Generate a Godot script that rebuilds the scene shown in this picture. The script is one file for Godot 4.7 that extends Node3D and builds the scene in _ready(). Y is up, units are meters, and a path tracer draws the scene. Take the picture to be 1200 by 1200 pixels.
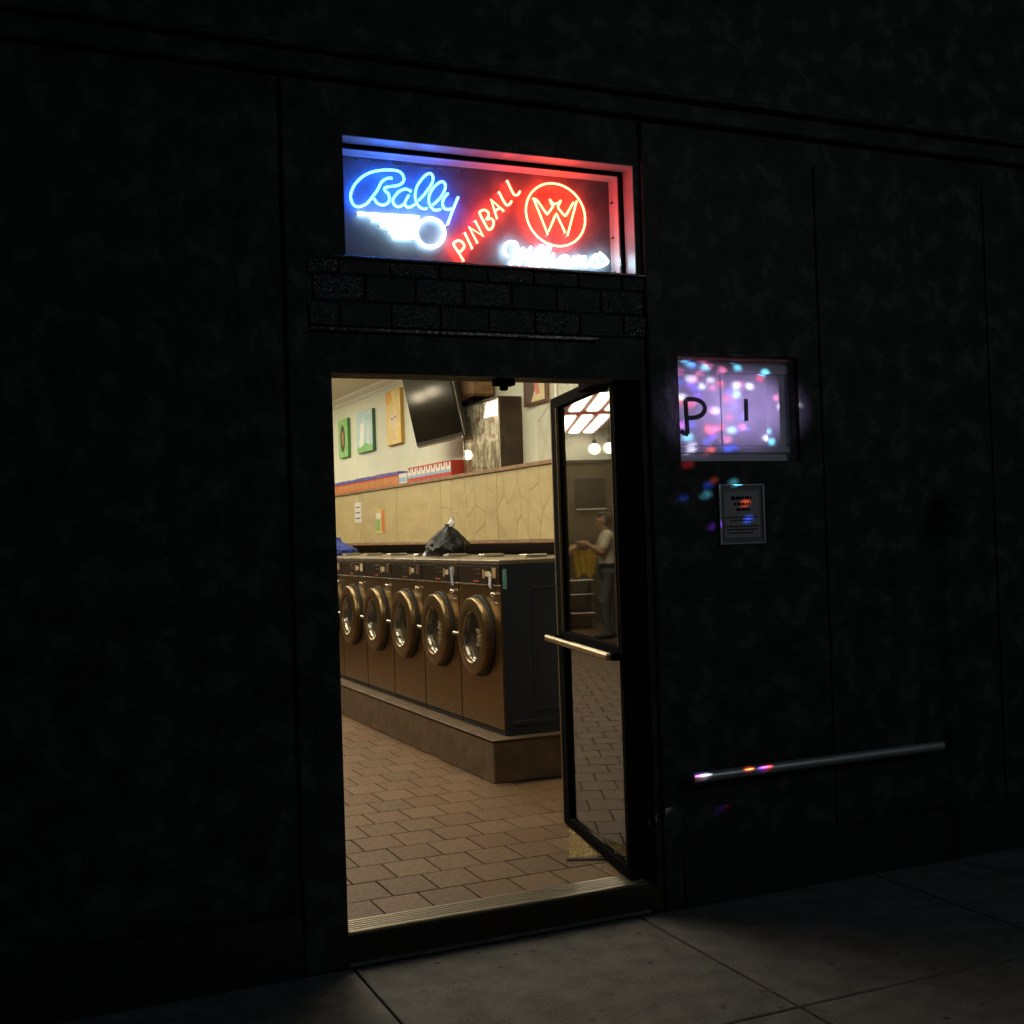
extends Node3D
# A laundromat doorway at night with neon signs in the transom window above it.
# Interior axes: the row of washers runs along -z, the shop front lies in the plane z = -4.30.

var M := {}
var mesh_cache := {}
var taken := {}
var rng := RandomNumberGenerator.new()

# ------------------------------------------------------------------ neon lettering: centre lines in metres (x, y pairs) in the plane of the tubes
const SCRIPT_BLUE := [
	[1.4967, 2.8651, 1.4747, 2.8617, 1.4538, 2.8472, 1.4415, 2.8251, 1.4292, 2.8044, 1.4142, 2.7864, 1.3991, 2.7656, 1.3814, 2.7502, 1.3582, 2.7413, 1.3383, 2.7439, 1.3275, 2.7624, 1.3252, 2.7816, 1.3316, 2.8043, 1.3467, 2.8306, 1.3733, 2.8581, 1.4056, 2.8778, 1.4406, 2.8894, 1.4787, 2.8958, 1.5168, 2.8965, 1.5371, 2.8871, 1.5453, 2.8681, 1.5389, 2.8506, 1.5208, 2.8391, 1.4971, 2.8328, 1.4736, 2.8279, 1.4632, 2.8214, 1.4687, 2.8106, 1.4800, 2.8004, 1.4824, 2.7837, 1.4790, 2.7694, 1.4655, 2.7585, 1.4480, 2.7556, 1.4308, 2.7626, 1.4197, 2.7785],
	[1.5748, 2.8198, 1.5587, 2.8255, 1.5440, 2.8256, 1.5229, 2.8139, 1.5077, 2.7971, 1.4969, 2.7793, 1.5007, 2.7628, 1.5151, 2.7541, 1.5300, 2.7581, 1.5435, 2.7677],
	[1.5639, 2.8033, 1.5530, 2.7868, 1.5466, 2.7722, 1.5506, 2.7584, 1.5653, 2.7554, 1.5804, 2.7637, 1.5880, 2.7685],
	[1.6042, 2.7858, 1.6264, 2.8095, 1.6471, 2.8364, 1.6627, 2.8597, 1.6684, 2.8790, 1.6639, 2.8943, 1.6524, 2.8980, 1.6356, 2.8886, 1.6150, 2.8648, 1.5978, 2.8383, 1.5902, 2.8064, 1.5942, 2.7787, 1.6051, 2.7624, 1.6213, 2.7544, 1.6395, 2.7574],
	[1.6615, 2.7717, 1.6819, 2.7891, 1.7027, 2.8129, 1.7170, 2.8393, 1.7193, 2.8584, 1.7113, 2.8688, 1.6979, 2.8676, 1.6774, 2.8516, 1.6584, 2.8279, 1.6476, 2.8019, 1.6484, 2.7769, 1.6594, 2.7590, 1.6774, 2.7526, 1.6959, 2.7588],
	[1.7299, 2.8247, 1.7125, 2.8043, 1.7051, 2.7847, 1.7095, 2.7662, 1.7243, 2.7595, 1.7429, 2.7642],
	[1.7733, 2.8141, 1.7587, 2.7828, 1.7441, 2.7501, 1.7240, 2.6996],
]
const WING := [
	[1.3556, 2.7164, 1.6070, 2.7210],
	[1.4115, 2.6974, 1.5958, 2.7048],
	[1.4467, 2.6783, 1.5914, 2.6824],
	[1.4792, 2.6578, 1.5818, 2.6603],
	[1.4943, 2.6364, 1.5828, 2.6376],
]
const BALL_RING := [
	[1.7129, 2.6674, 1.7104, 2.6523, 1.7040, 2.6379, 1.6941, 2.6253, 1.6815, 2.6153, 1.6671, 2.6086, 1.6517, 2.6056, 1.6365, 2.6065, 1.6226, 2.6113, 1.6107, 2.6195, 1.6018, 2.6308, 1.5965, 2.6442, 1.5950, 2.6588, 1.5974, 2.6738, 1.6037, 2.6881, 1.6134, 2.7006, 1.6259, 2.7107, 1.6402, 2.7175, 1.6556, 2.7207, 1.6708, 2.7199, 1.6849, 2.7152, 1.6969, 2.7070, 1.7059, 2.6957, 1.7114, 2.6822, 1.7129, 2.6674],
]
const LETTER_P := [
	[1.7887, 2.5554, 1.7678, 2.5886, 1.7485, 2.6166, 1.7508, 2.6288, 1.7694, 2.6370, 1.7858, 2.6312, 1.7927, 2.6179, 1.7867, 2.6037, 1.7715, 2.5906],
]
const LETTER_I := [
	[1.7964, 2.6717, 1.8276, 2.6081],
]
const LETTER_N := [
	[1.8508, 2.6323, 1.8165, 2.6950, 1.8773, 2.6630, 1.8428, 2.7237],
]
const LETTER_B := [
	[1.8936, 2.7335, 1.9031, 2.7475, 1.9021, 2.7614, 1.8874, 2.7707, 1.8692, 2.7640, 1.8661, 2.7516, 1.8961, 2.6981, 1.9064, 2.6912, 1.9197, 2.7034, 1.9257, 2.7231, 1.9145, 2.7372, 1.8955, 2.7323],
]
const LETTER_A := [
	[1.9410, 2.7382, 1.9172, 2.8151, 1.9725, 2.7723],
	[1.9326, 2.7708, 1.9539, 2.7831],
]
const LETTER_L := [
	[1.9525, 2.8513, 1.9758, 2.8094, 1.9887, 2.7982, 2.0024, 2.8063, 2.0085, 2.8174],
]
const LETTER_L2 := [
	[1.9904, 2.9004, 2.0137, 2.8549, 2.0248, 2.8435, 2.0384, 2.8464, 2.0485, 2.8614],
]
const EMBLEM_RING := [
	[2.3465, 2.7734, 2.3447, 2.7504, 2.3386, 2.7283, 2.3286, 2.7076, 2.3148, 2.6891, 2.2978, 2.6732, 2.2781, 2.6606, 2.2564, 2.6515, 2.2332, 2.6463, 2.2093, 2.6450, 2.1855, 2.6477, 2.1624, 2.6543, 2.1407, 2.6645, 2.1212, 2.6781, 2.1043, 2.6945, 2.0906, 2.7134, 2.0804, 2.7342, 2.0740, 2.7561, 2.0716, 2.7787, 2.0734, 2.8012, 2.0792, 2.8229, 2.0888, 2.8433, 2.1020, 2.8617, 2.1185, 2.8775, 2.1377, 2.8904, 2.1591, 2.8998, 2.1820, 2.9055, 2.2058, 2.9073, 2.2298, 2.9051, 2.2531, 2.8989, 2.2752, 2.8890, 2.2952, 2.8756, 2.3126, 2.8591, 2.3269, 2.8400, 2.3375, 2.8189, 2.3441, 2.7965, 2.3465, 2.7734],
]
const EMBLEM_W := [
	[2.1078, 2.8393, 2.1692, 2.6898],
	[2.1737, 2.7050, 2.2061, 2.7724],
	[2.2105, 2.7832, 2.2505, 2.7031],
	[2.2601, 2.6919, 2.3091, 2.8427],
	[2.1148, 2.8354, 2.1284, 2.8256, 2.1643, 2.7801, 2.1742, 2.7809, 2.1967, 2.8110, 2.1920, 2.8181, 2.1829, 2.8382, 2.1949, 2.8252, 2.2086, 2.8215, 2.2237, 2.8276, 2.2340, 2.8380, 2.2257, 2.8208, 2.2206, 2.8085, 2.2371, 2.7874, 2.2516, 2.7766, 2.2609, 2.7848, 2.2938, 2.8355],
]
const SCRIPT_WHITE := [
	[1.9878, 2.5855, 1.9719, 2.6069, 1.9776, 2.6335, 1.9996, 2.6484, 2.0258, 2.6442, 2.0298, 2.6201, 2.0191, 2.5911, 2.0038, 2.5641, 1.9963, 2.5560],
	[1.9963, 2.5560, 2.0287, 2.5914, 2.0565, 2.6256, 2.0456, 2.5921, 2.0358, 2.5599, 2.0702, 2.6040, 2.0930, 2.6337],
	[2.0922, 2.6093, 2.0796, 2.5712, 2.0903, 2.5592, 2.1079, 2.5744, 2.1312, 2.6108, 2.1435, 2.6402, 2.1335, 2.6353, 2.1184, 2.5948, 2.1134, 2.5657, 2.1269, 2.5604, 2.1446, 2.5757, 2.1680, 2.6122, 2.1814, 2.6417, 2.1713, 2.6369, 2.1551, 2.5961, 2.1506, 2.5670, 2.1637, 2.5617, 2.1814, 2.5770],
	[2.1951, 2.6132, 2.1838, 2.5749, 2.1947, 2.5627, 2.2110, 2.5758, 2.2291, 2.5944, 2.2494, 2.6063, 2.2617, 2.6023, 2.2419, 2.6061, 2.2238, 2.5875, 2.2217, 2.5695, 2.2354, 2.5655, 2.2534, 2.5818, 2.2627, 2.6023, 2.2531, 2.5728, 2.2653, 2.5651, 2.2809, 2.5805, 2.2943, 2.6058, 2.2829, 2.5671, 2.3042, 2.6016, 2.3170, 2.6066, 2.3080, 2.5679, 2.3294, 2.6026, 2.3422, 2.6076, 2.3335, 2.5756, 2.3458, 2.5679, 2.3667, 2.5858, 2.3935, 2.6208, 2.4006, 2.6052, 2.4048, 2.5826, 2.3916, 2.5704, 2.3740, 2.5770],
	[2.4118, 2.6306, 2.4391, 2.6089, 2.4488, 2.5933, 2.4225, 2.5787, 2.4070, 2.5727],
]


# ------------------------------------------------------------------ mesh building
class Builder:
	var v := PackedVector3Array()
	var n := PackedVector3Array()
	var t := PackedVector2Array()
	var c := PackedColorArray()
	func tri(p0: Vector3, p1: Vector3, p2: Vector3, n0: Vector3, n1: Vector3, n2: Vector3, u0 := Vector2.ZERO, u1 := Vector2.ZERO, u2 := Vector2.ZERO) -> void:
		if (p2 - p0).cross(p1 - p0).dot(n0 + n1 + n2) < 0.0:
			v.append_array(PackedVector3Array([p0, p2, p1])); n.append_array(PackedVector3Array([n0, n2, n1])); t.append_array(PackedVector2Array([u0, u2, u1]))
		else:
			v.append_array(PackedVector3Array([p0, p1, p2])); n.append_array(PackedVector3Array([n0, n1, n2])); t.append_array(PackedVector2Array([u0, u1, u2]))
	func face(p: Array, hint: Vector3) -> void:
		var nn: Vector3 = (p[2] - p[0]).cross(p[1] - p[0]).normalized()
		if nn.dot(hint) < 0.0:
			nn = -nn
		for k in range(1, p.size() - 1):
			tri(p[0], p[k], p[k + 1], nn, nn, nn)
	func quad_uv(p: Array, hint: Vector3) -> void:
		tri(p[0], p[1], p[2], hint, hint, hint, Vector2(0, 1), Vector2(1, 1), Vector2(1, 0))
		tri(p[0], p[2], p[3], hint, hint, hint, Vector2(0, 1), Vector2(1, 0), Vector2(0, 0))
	func done() -> ArrayMesh:
		var a := []
		a.resize(Mesh.ARRAY_MAX)
		a[Mesh.ARRAY_VERTEX] = v
		a[Mesh.ARRAY_NORMAL] = n
		a[Mesh.ARRAY_TEX_UV] = t
		if c.size() == v.size() and c.size() > 0:
			a[Mesh.ARRAY_COLOR] = c
		var m := ArrayMesh.new()
		m.add_surface_from_arrays(Mesh.PRIMITIVE_TRIANGLES, a)
		return m

func add_box(b: Builder, at: Vector3, size: Vector3, bevel := 0.0) -> void:
	var h := size / 2.0
	if bevel <= 0.0:
		for ax in 3:
			for s in [-1.0, 1.0]:
				var d := Vector3.ZERO
				d[ax] = s
				var e := Vector3.ZERO
				e[(ax + 1) % 3] = 1.0
				var f := Vector3.ZERO
				f[(ax + 2) % 3] = 1.0
				b.face([at + (d - e - f) * h, at + (d + e - f) * h, at + (d + e + f) * h, at + (d - e + f) * h], d)
		return
	var g := Vector3(bevel, bevel, bevel)
	for k in 3:
		g[k] = minf(bevel, h[k] * 0.49)
	# six faces, twelve chamfers, eight corners
	for ax in 3:
		var i := (ax + 1) % 3
		var j := (ax + 2) % 3
		for s in [-1.0, 1.0]:
			var p := []
			for q in [[-1, -1], [1, -1], [1, 1], [-1, 1]]:
				var o := Vector3.ZERO
				o[ax] = s * h[ax]
				o[i] = q[0] * (h[i] - g[i])
				o[j] = q[1] * (h[j] - g[j])
				p.append(at + o)
			var d := Vector3.ZERO
			d[ax] = s
			b.face(p, d)
		for s in [-1.0, 1.0]:
			for r in [-1.0, 1.0]:
				var p := []
				for q in [[0, -1], [0, 1], [1, 1], [1, -1]]:
					var o := Vector3.ZERO
					o[ax] = q[1] * (h[ax] - g[ax])
					o[i] = s * (h[i] - (g[i] if q[0] == 1 else 0.0))
					o[j] = r * (h[j] - (0.0 if q[0] == 1 else g[j]))
					p.append(at + o)
				var d := Vector3.ZERO
				d[i] = s
				d[j] = r
				b.face(p, d)
	for sx in [-1.0, 1.0]:
		for sy in [-1.0, 1.0]:
			for sz in [-1.0, 1.0]:
				var k := Vector3(sx, sy, sz)
				b.face([at + k * Vector3(h.x, h.y - g.y, h.z - g.z), at + k * Vector3(h.x - g.x, h.y, h.z - g.z), at + k * Vector3(h.x - g.x, h.y - g.y, h.z)], k)

func box_mesh(size: Vector3, bevel := 0.0) -> ArrayMesh:
	var key := [size, bevel]
	if not mesh_cache.has(key):
		var b := Builder.new()
		add_box(b, Vector3.ZERO, size, bevel)
		mesh_cache[key] = b.done()
	return mesh_cache[key]

func add_tube(b: Builder, p: PackedVector3Array, radius: float, sides := 8, closed := false) -> void:
	var m := p.size()
	var rings := []
	var up := Vector3(0.13, 0.31, 0.94).normalized()
	var last := Vector3.ZERO
	for k in m:
		var a := p[(k - 1 + m) % m] if closed else p[maxi(k - 1, 0)]
		var z := p[(k + 1) % m] if closed else p[mini(k + 1, m - 1)]
		var d := (z - a).normalized()
		if d == Vector3.ZERO:
			d = last
		last = d
		var s := d.cross(up)
		if s.length() < 0.05:
			s = d.cross(Vector3.RIGHT)
		s = s.normalized()
		var w := s.cross(d).normalized()
		var ring := []
		for j in sides:
			var t := TAU * j / sides
			ring.append(s * cos(t) + w * sin(t))
		rings.append(ring)
	for k in (m if closed else m - 1):
		var l := (k + 1) % m
		for j in sides:
			var i := (j + 1) % sides
			var n0: Vector3 = rings[k][j]
			var n1: Vector3 = rings[k][i]
			var n2: Vector3 = rings[l][i]
			var n3: Vector3 = rings[l][j]
			b.tri(p[k] + n0 * radius, p[k] + n1 * radius, p[l] + n2 * radius, n0, n1, n2)
			b.tri(p[k] + n0 * radius, p[l] + n2 * radius, p[l] + n3 * radius, n0, n2, n3)
	if not closed:
		for e in [0, m - 1]:
			var d := (p[0] - p[1]).normalized() if e == 0 else (p[m - 1] - p[m - 2]).normalized()
			var q := []
			for j in sides:
				q.append(p[e] + rings[e][j] * radius)
			b.face(q, d)

func tube_mesh(p: PackedVector3Array, radius: float, sides := 8, closed := false) -> ArrayMesh:
	var b := Builder.new()
	add_tube(b, p, radius, sides, closed)
	return b.done()

func smooth_path(p: PackedVector3Array, steps := 5) -> PackedVector3Array:
	if p.size() < 3:
		return p
	var out := PackedVector3Array()
	for k in p.size() - 1:
		var a := p[maxi(k - 1, 0)]
		var z := p[mini(k + 2, p.size() - 1)]
		for j in steps:
			out.append(p[k].cubic_interpolate(p[k + 1], a, z, float(j) / steps))
	out.append(p[p.size() - 1])
	return out

# turned shape: profile of (distance from axis, place on axis), axis along -x when side_on
func lathe_mesh(profile: Array, sides := 32, side_on := false, sharp := 0.6) -> ArrayMesh:
	var b := Builder.new()
	var put := func(r: float, y: float, t: float) -> Vector3:
		return Vector3(-y, r * cos(t), r * sin(t)) if side_on else Vector3(r * cos(t), y, r * sin(t))
	var flat := []
	for k in profile.size() - 1:
		var d := Vector2(profile[k + 1][0] - profile[k][0], profile[k + 1][1] - profile[k][1])
		flat.append(Vector2(d.y, -d.x).normalized())
	for k in profile.size() - 1:
		var na: Vector2 = flat[k]
		var nb: Vector2 = flat[k]
		if k > 0 and flat[k - 1].dot(flat[k]) > sharp:
			na = (flat[k] + flat[k - 1]).normalized()
		if k < flat.size() - 1 and flat[k + 1].dot(flat[k]) > sharp:
			nb = (flat[k] + flat[k + 1]).normalized()
		for j in sides:
			var t := TAU * j / sides
			var s := TAU * (j + 1) / sides
			var a: Vector3 = put.call(profile[k][0], profile[k][1], t)
			var c: Vector3 = put.call(profile[k][0], profile[k][1], s)
			var d: Vector3 = put.call(profile[k + 1][0], profile[k + 1][1], s)
			var e: Vector3 = put.call(profile[k + 1][0], profile[k + 1][1], t)
			var n0: Vector3 = put.call(na.x, na.y, t)
			var n1: Vector3 = put.call(na.x, na.y, s)
			var n2: Vector3 = put.call(nb.x, nb.y, s)
			var n3: Vector3 = put.call(nb.x, nb.y, t)
			b.tri(a, c, d, n0, n1, n2)
			b.tri(a, d, e, n0, n2, n3)
	return b.done()

# a flat convex piece: outline in (z, y), front face at x = -depth, its edge chamfered
func stone_mesh(poly: PackedVector2Array, depth: float, chamfer: float) -> ArrayMesh:
	var b := Builder.new()
	var mid := Vector2.ZERO
	for p in poly:
		mid += p / poly.size()
	var front := []
	for p in poly:
		var d := mid - p
		var q := p + d.normalized() * minf(chamfer, d.length() * 0.3)
		front.append(Vector3(-depth, q.y, q.x))
	b.face(front, Vector3.LEFT)
	for k in poly.size():
		var l := (k + 1) % poly.size()
		var a := Vector3(-depth + chamfer * 0.7, poly[k].y, poly[k].x)
		var z := Vector3(-depth + chamfer * 0.7, poly[l].y, poly[l].x)
		var out := Vector3(0, (poly[k].y + poly[l].y) / 2 - mid.y, (poly[k].x + poly[l].x) / 2 - mid.x).normalized()
		b.face([front[k], front[l], z, a], out + Vector3.LEFT)
		b.face([a, z, Vector3(0, z.y, z.z), Vector3(0, a.y, a.z)], out)
	return b.done()

# ------------------------------------------------------------------ nodes
func numbered(called: String) -> String:
	if not taken.has(called):
		taken[called] = 0
		return called
	taken[called] += 1
	return "%s_%03d" % [called, taken[called]]

func thing(called: String, label: String, category: String, at := Vector3.ZERO, turn := 0.0, group := "") -> Node3D:
	var o := Node3D.new()
	o.name = numbered(called)
	add_child(o)
	o.position = at
	o.rotation.y = turn
	o.set_meta("label", label)
	o.set_meta("category", category)
	if group:
		o.set_meta("group", group)
	return o

func part(parent: Node3D, called: String, mesh: Mesh, mat: Material, at := Vector3.ZERO, label := "") -> MeshInstance3D:
	var o := MeshInstance3D.new()
	o.name = called
	o.mesh = mesh
	o.material_override = mat
	o.position = at
	o.cast_shadow = GeometryInstance3D.SHADOW_CASTING_SETTING_ON
	if label:
		o.set_meta("label", label)
	parent.add_child(o, true)
	return o

# a box given by its two opposite corners in the parent's own axes
func bar(parent: Node3D, called: String, lo: Vector3, hi: Vector3, mat: Material, bevel := 0.0, label := "") -> MeshInstance3D:
	return part(parent, called, box_mesh(hi - lo, bevel), mat, (lo + hi) / 2.0, label)

func structure(called: String, mesh: Mesh, mat: Material, at := Vector3.ZERO) -> MeshInstance3D:
	var o := part(self, numbered(called), mesh, mat, at)
	o.set_meta("kind", "structure")
	return o

func tag(o: Node3D, label: String, category: String, group := "") -> Node3D:
	o.set_meta("label", label)
	o.set_meta("category", category)
	if group:
		o.set_meta("group", group)
	return o

# ------------------------------------------------------------------ materials (colours given as linear reflectances)
func lin(r: float, g: float, b: float) -> Color:
	return Color(r, g, b).linear_to_srgb()

func noise_image(seed_: int, freq: float, size := 256, octaves := 4) -> Image:
	var f := FastNoiseLite.new()
	f.seed = seed_
	f.frequency = freq
	f.noise_type = FastNoiseLite.TYPE_SIMPLEX
	f.fractal_octaves = octaves
	return f.get_seamless_image(size, size)

func tint_texture(seed_: int, freq: float, low: Color, high: Color, stretch := 1, power := 1.0) -> ImageTexture:
	var src := noise_image(seed_, freq)
	var im := Image.create(256, 256, false, Image.FORMAT_RGB8)
	for y in 256:
		for x in 256:
			var k := src.get_pixel((x / stretch) % 256, y).r
			im.set_pixel(x, y, low.lerp(high, pow(k, power)))
	return ImageTexture.create_from_image(im)

func grey_texture(seed_: int, freq: float, low: float, high: float) -> ImageTexture:
	return tint_texture(seed_, freq, Color(low, low, low), Color(high, high, high))

func paint(r: float, g: float, b: float, rough := 0.6, metal := 0.0) -> StandardMaterial3D:
	var m := StandardMaterial3D.new()
	m.albedo_color = lin(r, g, b)
	m.roughness = rough
	m.metallic = metal
	return m

func grained(m: StandardMaterial3D, tex: Texture2D, scale := 1.0, world := false) -> StandardMaterial3D:
	m.albedo_texture = tex
	m.albedo_color = Color.WHITE
	m.uv1_triplanar = true
	m.uv1_world_triplanar = world
	m.uv1_scale = Vector3.ONE * scale
	return m

func bumpy(m: StandardMaterial3D, tex: Texture2D, cm: float, scale := 1.0) -> StandardMaterial3D:
	m.heightmap_enabled = true
	m.heightmap_texture = tex
	m.heightmap_scale = cm
	m.uv1_triplanar = true
	m.uv1_scale = Vector3.ONE * scale
	return m

func glow(r: float, g: float, b: float) -> StandardMaterial3D:
	var m := StandardMaterial3D.new()
	var k := maxf(r, maxf(g, b))
	m.albedo_color = lin(0.5, 0.5, 0.5)
	m.roughness = 0.3
	m.emission_enabled = true
	m.emission = lin(r / k, g / k, b / k)
	m.emission_energy_multiplier = k
	return m

func glass(alpha: float, r := 0.02, g := 0.02, b := 0.02) -> StandardMaterial3D:
	var m := StandardMaterial3D.new()
	var c := lin(r, g, b)
	m.albedo_color = Color(c.r, c.g, c.b, alpha)
	m.transparency = BaseMaterial3D.TRANSPARENCY_ALPHA
	m.roughness = 0.02
	return m

func picture(called: String, w: int, h: int, draw: Callable) -> ImageTexture:
	var im := Image.create(w, h, false, Image.FORMAT_RGB8)
	var grain := noise_image(called.hash() % 1000, 0.03)
	for y in h:
		for x in w:
			var c: Color = draw.call(float(x) / w, float(y) / h)
			var k := 0.95 + 0.10 * grain.get_pixel(x % 256, y % 256).r
			im.set_pixel(x, y, Color(c.r * k, c.g * k, c.b * k))
	return ImageTexture.create_from_image(im)

func printed(tex: Texture2D, rough := 0.6) -> StandardMaterial3D:
	var m := StandardMaterial3D.new()
	m.albedo_texture = tex
	m.roughness = rough
	return m

# concrete: coarse patches, fine grit and scattered dark gum spots
func pavement_texture() -> ImageTexture:
	var big := noise_image(61, 0.012, 512)
	var fine := noise_image(62, 0.2, 512, 3)
	var im := Image.create(512, 512, false, Image.FORMAT_RGB8)
	for y in 512:
		for x in 512:
			var k := 0.07 + 0.07 * big.get_pixel(x, y).r + 0.10 * (fine.get_pixel(x, y).r - 0.5)
			im.set_pixel(x, y, lin(k, k * 0.97, k * 0.93))
	var r := RandomNumberGenerator.new()
	r.seed = 5
	for n in 34:
		var c := Vector2(r.randf_range(12, 500), r.randf_range(12, 500))
		var s := r.randf_range(2.0, 6.5)
		var tone := r.randf_range(0.025, 0.06)
		for y in range(int(c.y - s - 1), int(c.y + s + 2)):
			for x in range(int(c.x - s - 1), int(c.x + s + 2)):
				if Vector2(x - c.x, (y - c.y) * 1.2).length() < s * (0.8 + 0.25 * fine.get_pixel(posmod(x * 2, 512), posmod(y * 2, 512)).r):
					im.set_pixel(posmod(x, 512), posmod(y, 512), lin(tone, tone, tone))
	return ImageTexture.create_from_image(im)

# black paint worn in patches and runs
func worn_black_texture() -> ImageTexture:
	var big := noise_image(71, 0.01, 512)
	var fine := noise_image(72, 0.09, 512, 5)
	var im := Image.create(512, 512, false, Image.FORMAT_RGB8)
	for y in 512:
		for x in 512:
			var k := 0.020 + 0.010 * fine.get_pixel(x, y).r
			var w := big.get_pixel(x, y).r + 0.35 * (fine.get_pixel((x * 3) % 512, (y * 3) % 512).r - 0.5)
			if w > 0.70: k += 0.030
			if w < 0.27: k -= 0.010
			im.set_pixel(x, y, lin(k * 0.92, k * 1.04, k))
	return ImageTexture.create_from_image(im)

func make_materials() -> void:
	var speck := grey_texture(3, 0.06, 0.0, 1.0)
	var broad := grey_texture(4, 0.012, 0.0, 1.0)
	M.black_wall = bumpy(grained(paint(1, 1, 1, 0.55), worn_black_texture(), 0.9, true), speck, 0.35, 0.9)
	M.black_wall.uv1_world_triplanar = true
	M.black_wall.metallic_specular = 0.3
	M.black_gloss = bumpy(paint(0.018, 0.020, 0.020, 0.22), speck, 0.14, 3.0)
	M.black_metal = paint(0.008, 0.008, 0.008, 0.8)
	M.black_metal.metallic_specular = 0.08
	M.brick = []
	for k in 3:
		M.brick.append(bumpy(paint(0.010 + 0.004 * k, 0.011 + 0.004 * k, 0.012 + 0.003 * k, 0.2 + 0.06 * k), speck, 0.35, 4.0 + k))
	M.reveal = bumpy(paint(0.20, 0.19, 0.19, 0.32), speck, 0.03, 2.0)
	M.sign_back = grained(paint(1, 1, 1, 0.55), tint_texture(8, 0.02, lin(0.06, 0.06, 0.075), lin(0.12, 0.115, 0.135)), 1.3)
	M.sign_box = paint(0.24, 0.22, 0.21, 0.45)
	M.tube_blue = glow(0.62, 5.6, 40.0)
	M.tube_white = glow(12.0, 20.0, 24.0)
	M.tube_red = glow(64.0, 2.6, 0.80)
	M.clip = paint(0.5, 0.5, 0.5, 0.3)
	M.pane = glass(0.03)
	M.door_pane = glass(0.72, 0.005, 0.005, 0.004)
	M.door_pane.metallic_specular = 0.75
	M.drum_pane = glass(0.30, 0.02, 0.02, 0.022)
	M.tile = []
	var tones := [[0.150, 0.086, 0.042], [0.164, 0.095, 0.047], [0.136, 0.080, 0.041], [0.174, 0.104, 0.054], [0.150, 0.080, 0.038]]
	for k in tones.size():
		var c: Array = tones[k]
		var m := grained(paint(1, 1, 1, 0.58), tint_texture(20 + k, 0.035, lin(c[0] * 0.72, c[1] * 0.7, c[2] * 0.66), lin(c[0] * 1.25, c[1] * 1.27, c[2] * 1.3)), 2.1 + 0.23 * k, true)
		bumpy(m, speck, 0.05, 2.1 + 0.23 * k)
		m.metallic_specular = 0.4
		m.uv1_world_triplanar = true
		M.tile.append(m)
	M.grout = paint(0.035, 0.024, 0.018, 0.9)
	M.plinth = grained(paint(1, 1, 1, 0.5), tint_texture(31, 0.02, lin(0.09, 0.06, 0.035), lin(0.18, 0.125, 0.076)), 0.9, true)
	M.wall = grained(paint(1, 1, 1, 0.7), tint_texture(33, 0.015, lin(0.69, 0.70, 0.56), lin(0.78, 0.78, 0.65)), 0.5, true)
	M.wall_stone = []
	for k in 3:
		M.wall_stone.append(grained(paint(1, 1, 1, 0.6), tint_texture(36 + k, 0.02, lin(0.55 + 0.03 * k, 0.54 + 0.03 * k, 0.42), lin(0.70, 0.69, 0.56)), 0.8, true))
	M.ceiling = paint(0.72, 0.68, 0.50, 0.8)
	M.moulding = paint(0.80, 0.79, 0.70, 0.6)
	M.panel = []
	for k in 4:
		M.panel.append(grained(paint(1, 1, 1, 0.45), tint_texture(40 + k, 0.018, lin(0.43 + 0.02 * k, 0.335 + 0.015 * k, 0.155 + 0.01 * k), lin(0.56, 0.45, 0.235), 3), 1.0, true))
	M.panel_back = paint(0.10, 0.07, 0.035, 0.8)
	M.wood_trim = grained(paint(1, 1, 1, 0.45), tint_texture(46, 0.03, lin(0.20, 0.10, 0.045), lin(0.38, 0.22, 0.10), 2), 1.6, true)
	M.dark_wood = grained(paint(1, 1, 1, 0.5), tint_texture(47, 0.03, lin(0.025, 0.014, 0.008), lin(0.07, 0.04, 0.022), 3), 0.8, true)
	M.wood_wall = grained(paint(1, 1, 1, 0.5), tint_texture(48, 0.02, lin(0.07, 0.042, 0.018), lin(0.13, 0.08, 0.035), 4), 0.5, true)
	M.back_wall = grained(paint(1, 1, 1, 0.7), tint_texture(49, 0.02, lin(0.09, 0.07, 0.035), lin(0.14, 0.11, 0.06)), 0.5, true)
	M.steel = paint(0.22, 0.140, 0.058, 0.30, 0.9)
	M.steel.roughness_texture = grey_texture(51, 0.03, 0.75, 1.0)
	M.steel.uv1_triplanar = true
	M.steel.roughness = 0.36
	M.ring_steel = paint(0.25, 0.18, 0.09, 0.30, 0.9)
	M.bright_steel = paint(0.72, 0.68, 0.58, 0.18, 0.95)
	M.lid = paint(0.35, 0.30, 0.24, 0.32, 0.8)
	M.navy = bumpy(paint(0.018, 0.026, 0.045, 0.34), speck, 0.03, 2.0)
	M.console = paint(0.022, 0.016, 0.012, 0.3)
	M.rubber = paint(0.012, 0.012, 0.013, 0.6)
	M.drum = paint(0.30, 0.29, 0.28, 0.4, 0.85)
	M.cream = paint(0.62, 0.52, 0.34, 0.7)
	M.tan = paint(0.38, 0.25, 0.12, 0.6)
	M.paper = paint(0.70, 0.72, 0.74, 0.7)
	M.blue_paper = paint(0.36, 0.48, 0.66, 0.7)
	M.red_print = paint(0.30, 0.045, 0.03, 0.6)
	M.brown_card = paint(0.13, 0.055, 0.035, 0.6)
	M.mint = paint(0.22, 0.55, 0.50, 0.6)
	M.bag_black = paint(0.005, 0.006, 0.007, 0.38)
	M.bag_black.metallic_specular = 0.3
	M.bag_blue = paint(0.03, 0.06, 0.32, 0.45)
	M.orange = paint(0.62, 0.16, 0.03, 0.5)
	M.purple = paint(0.09, 0.07, 0.34, 0.5)
	M.red_card = paint(0.52, 0.045, 0.025, 0.5)
	M.white_card = paint(0.75, 0.72, 0.66, 0.55)
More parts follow.
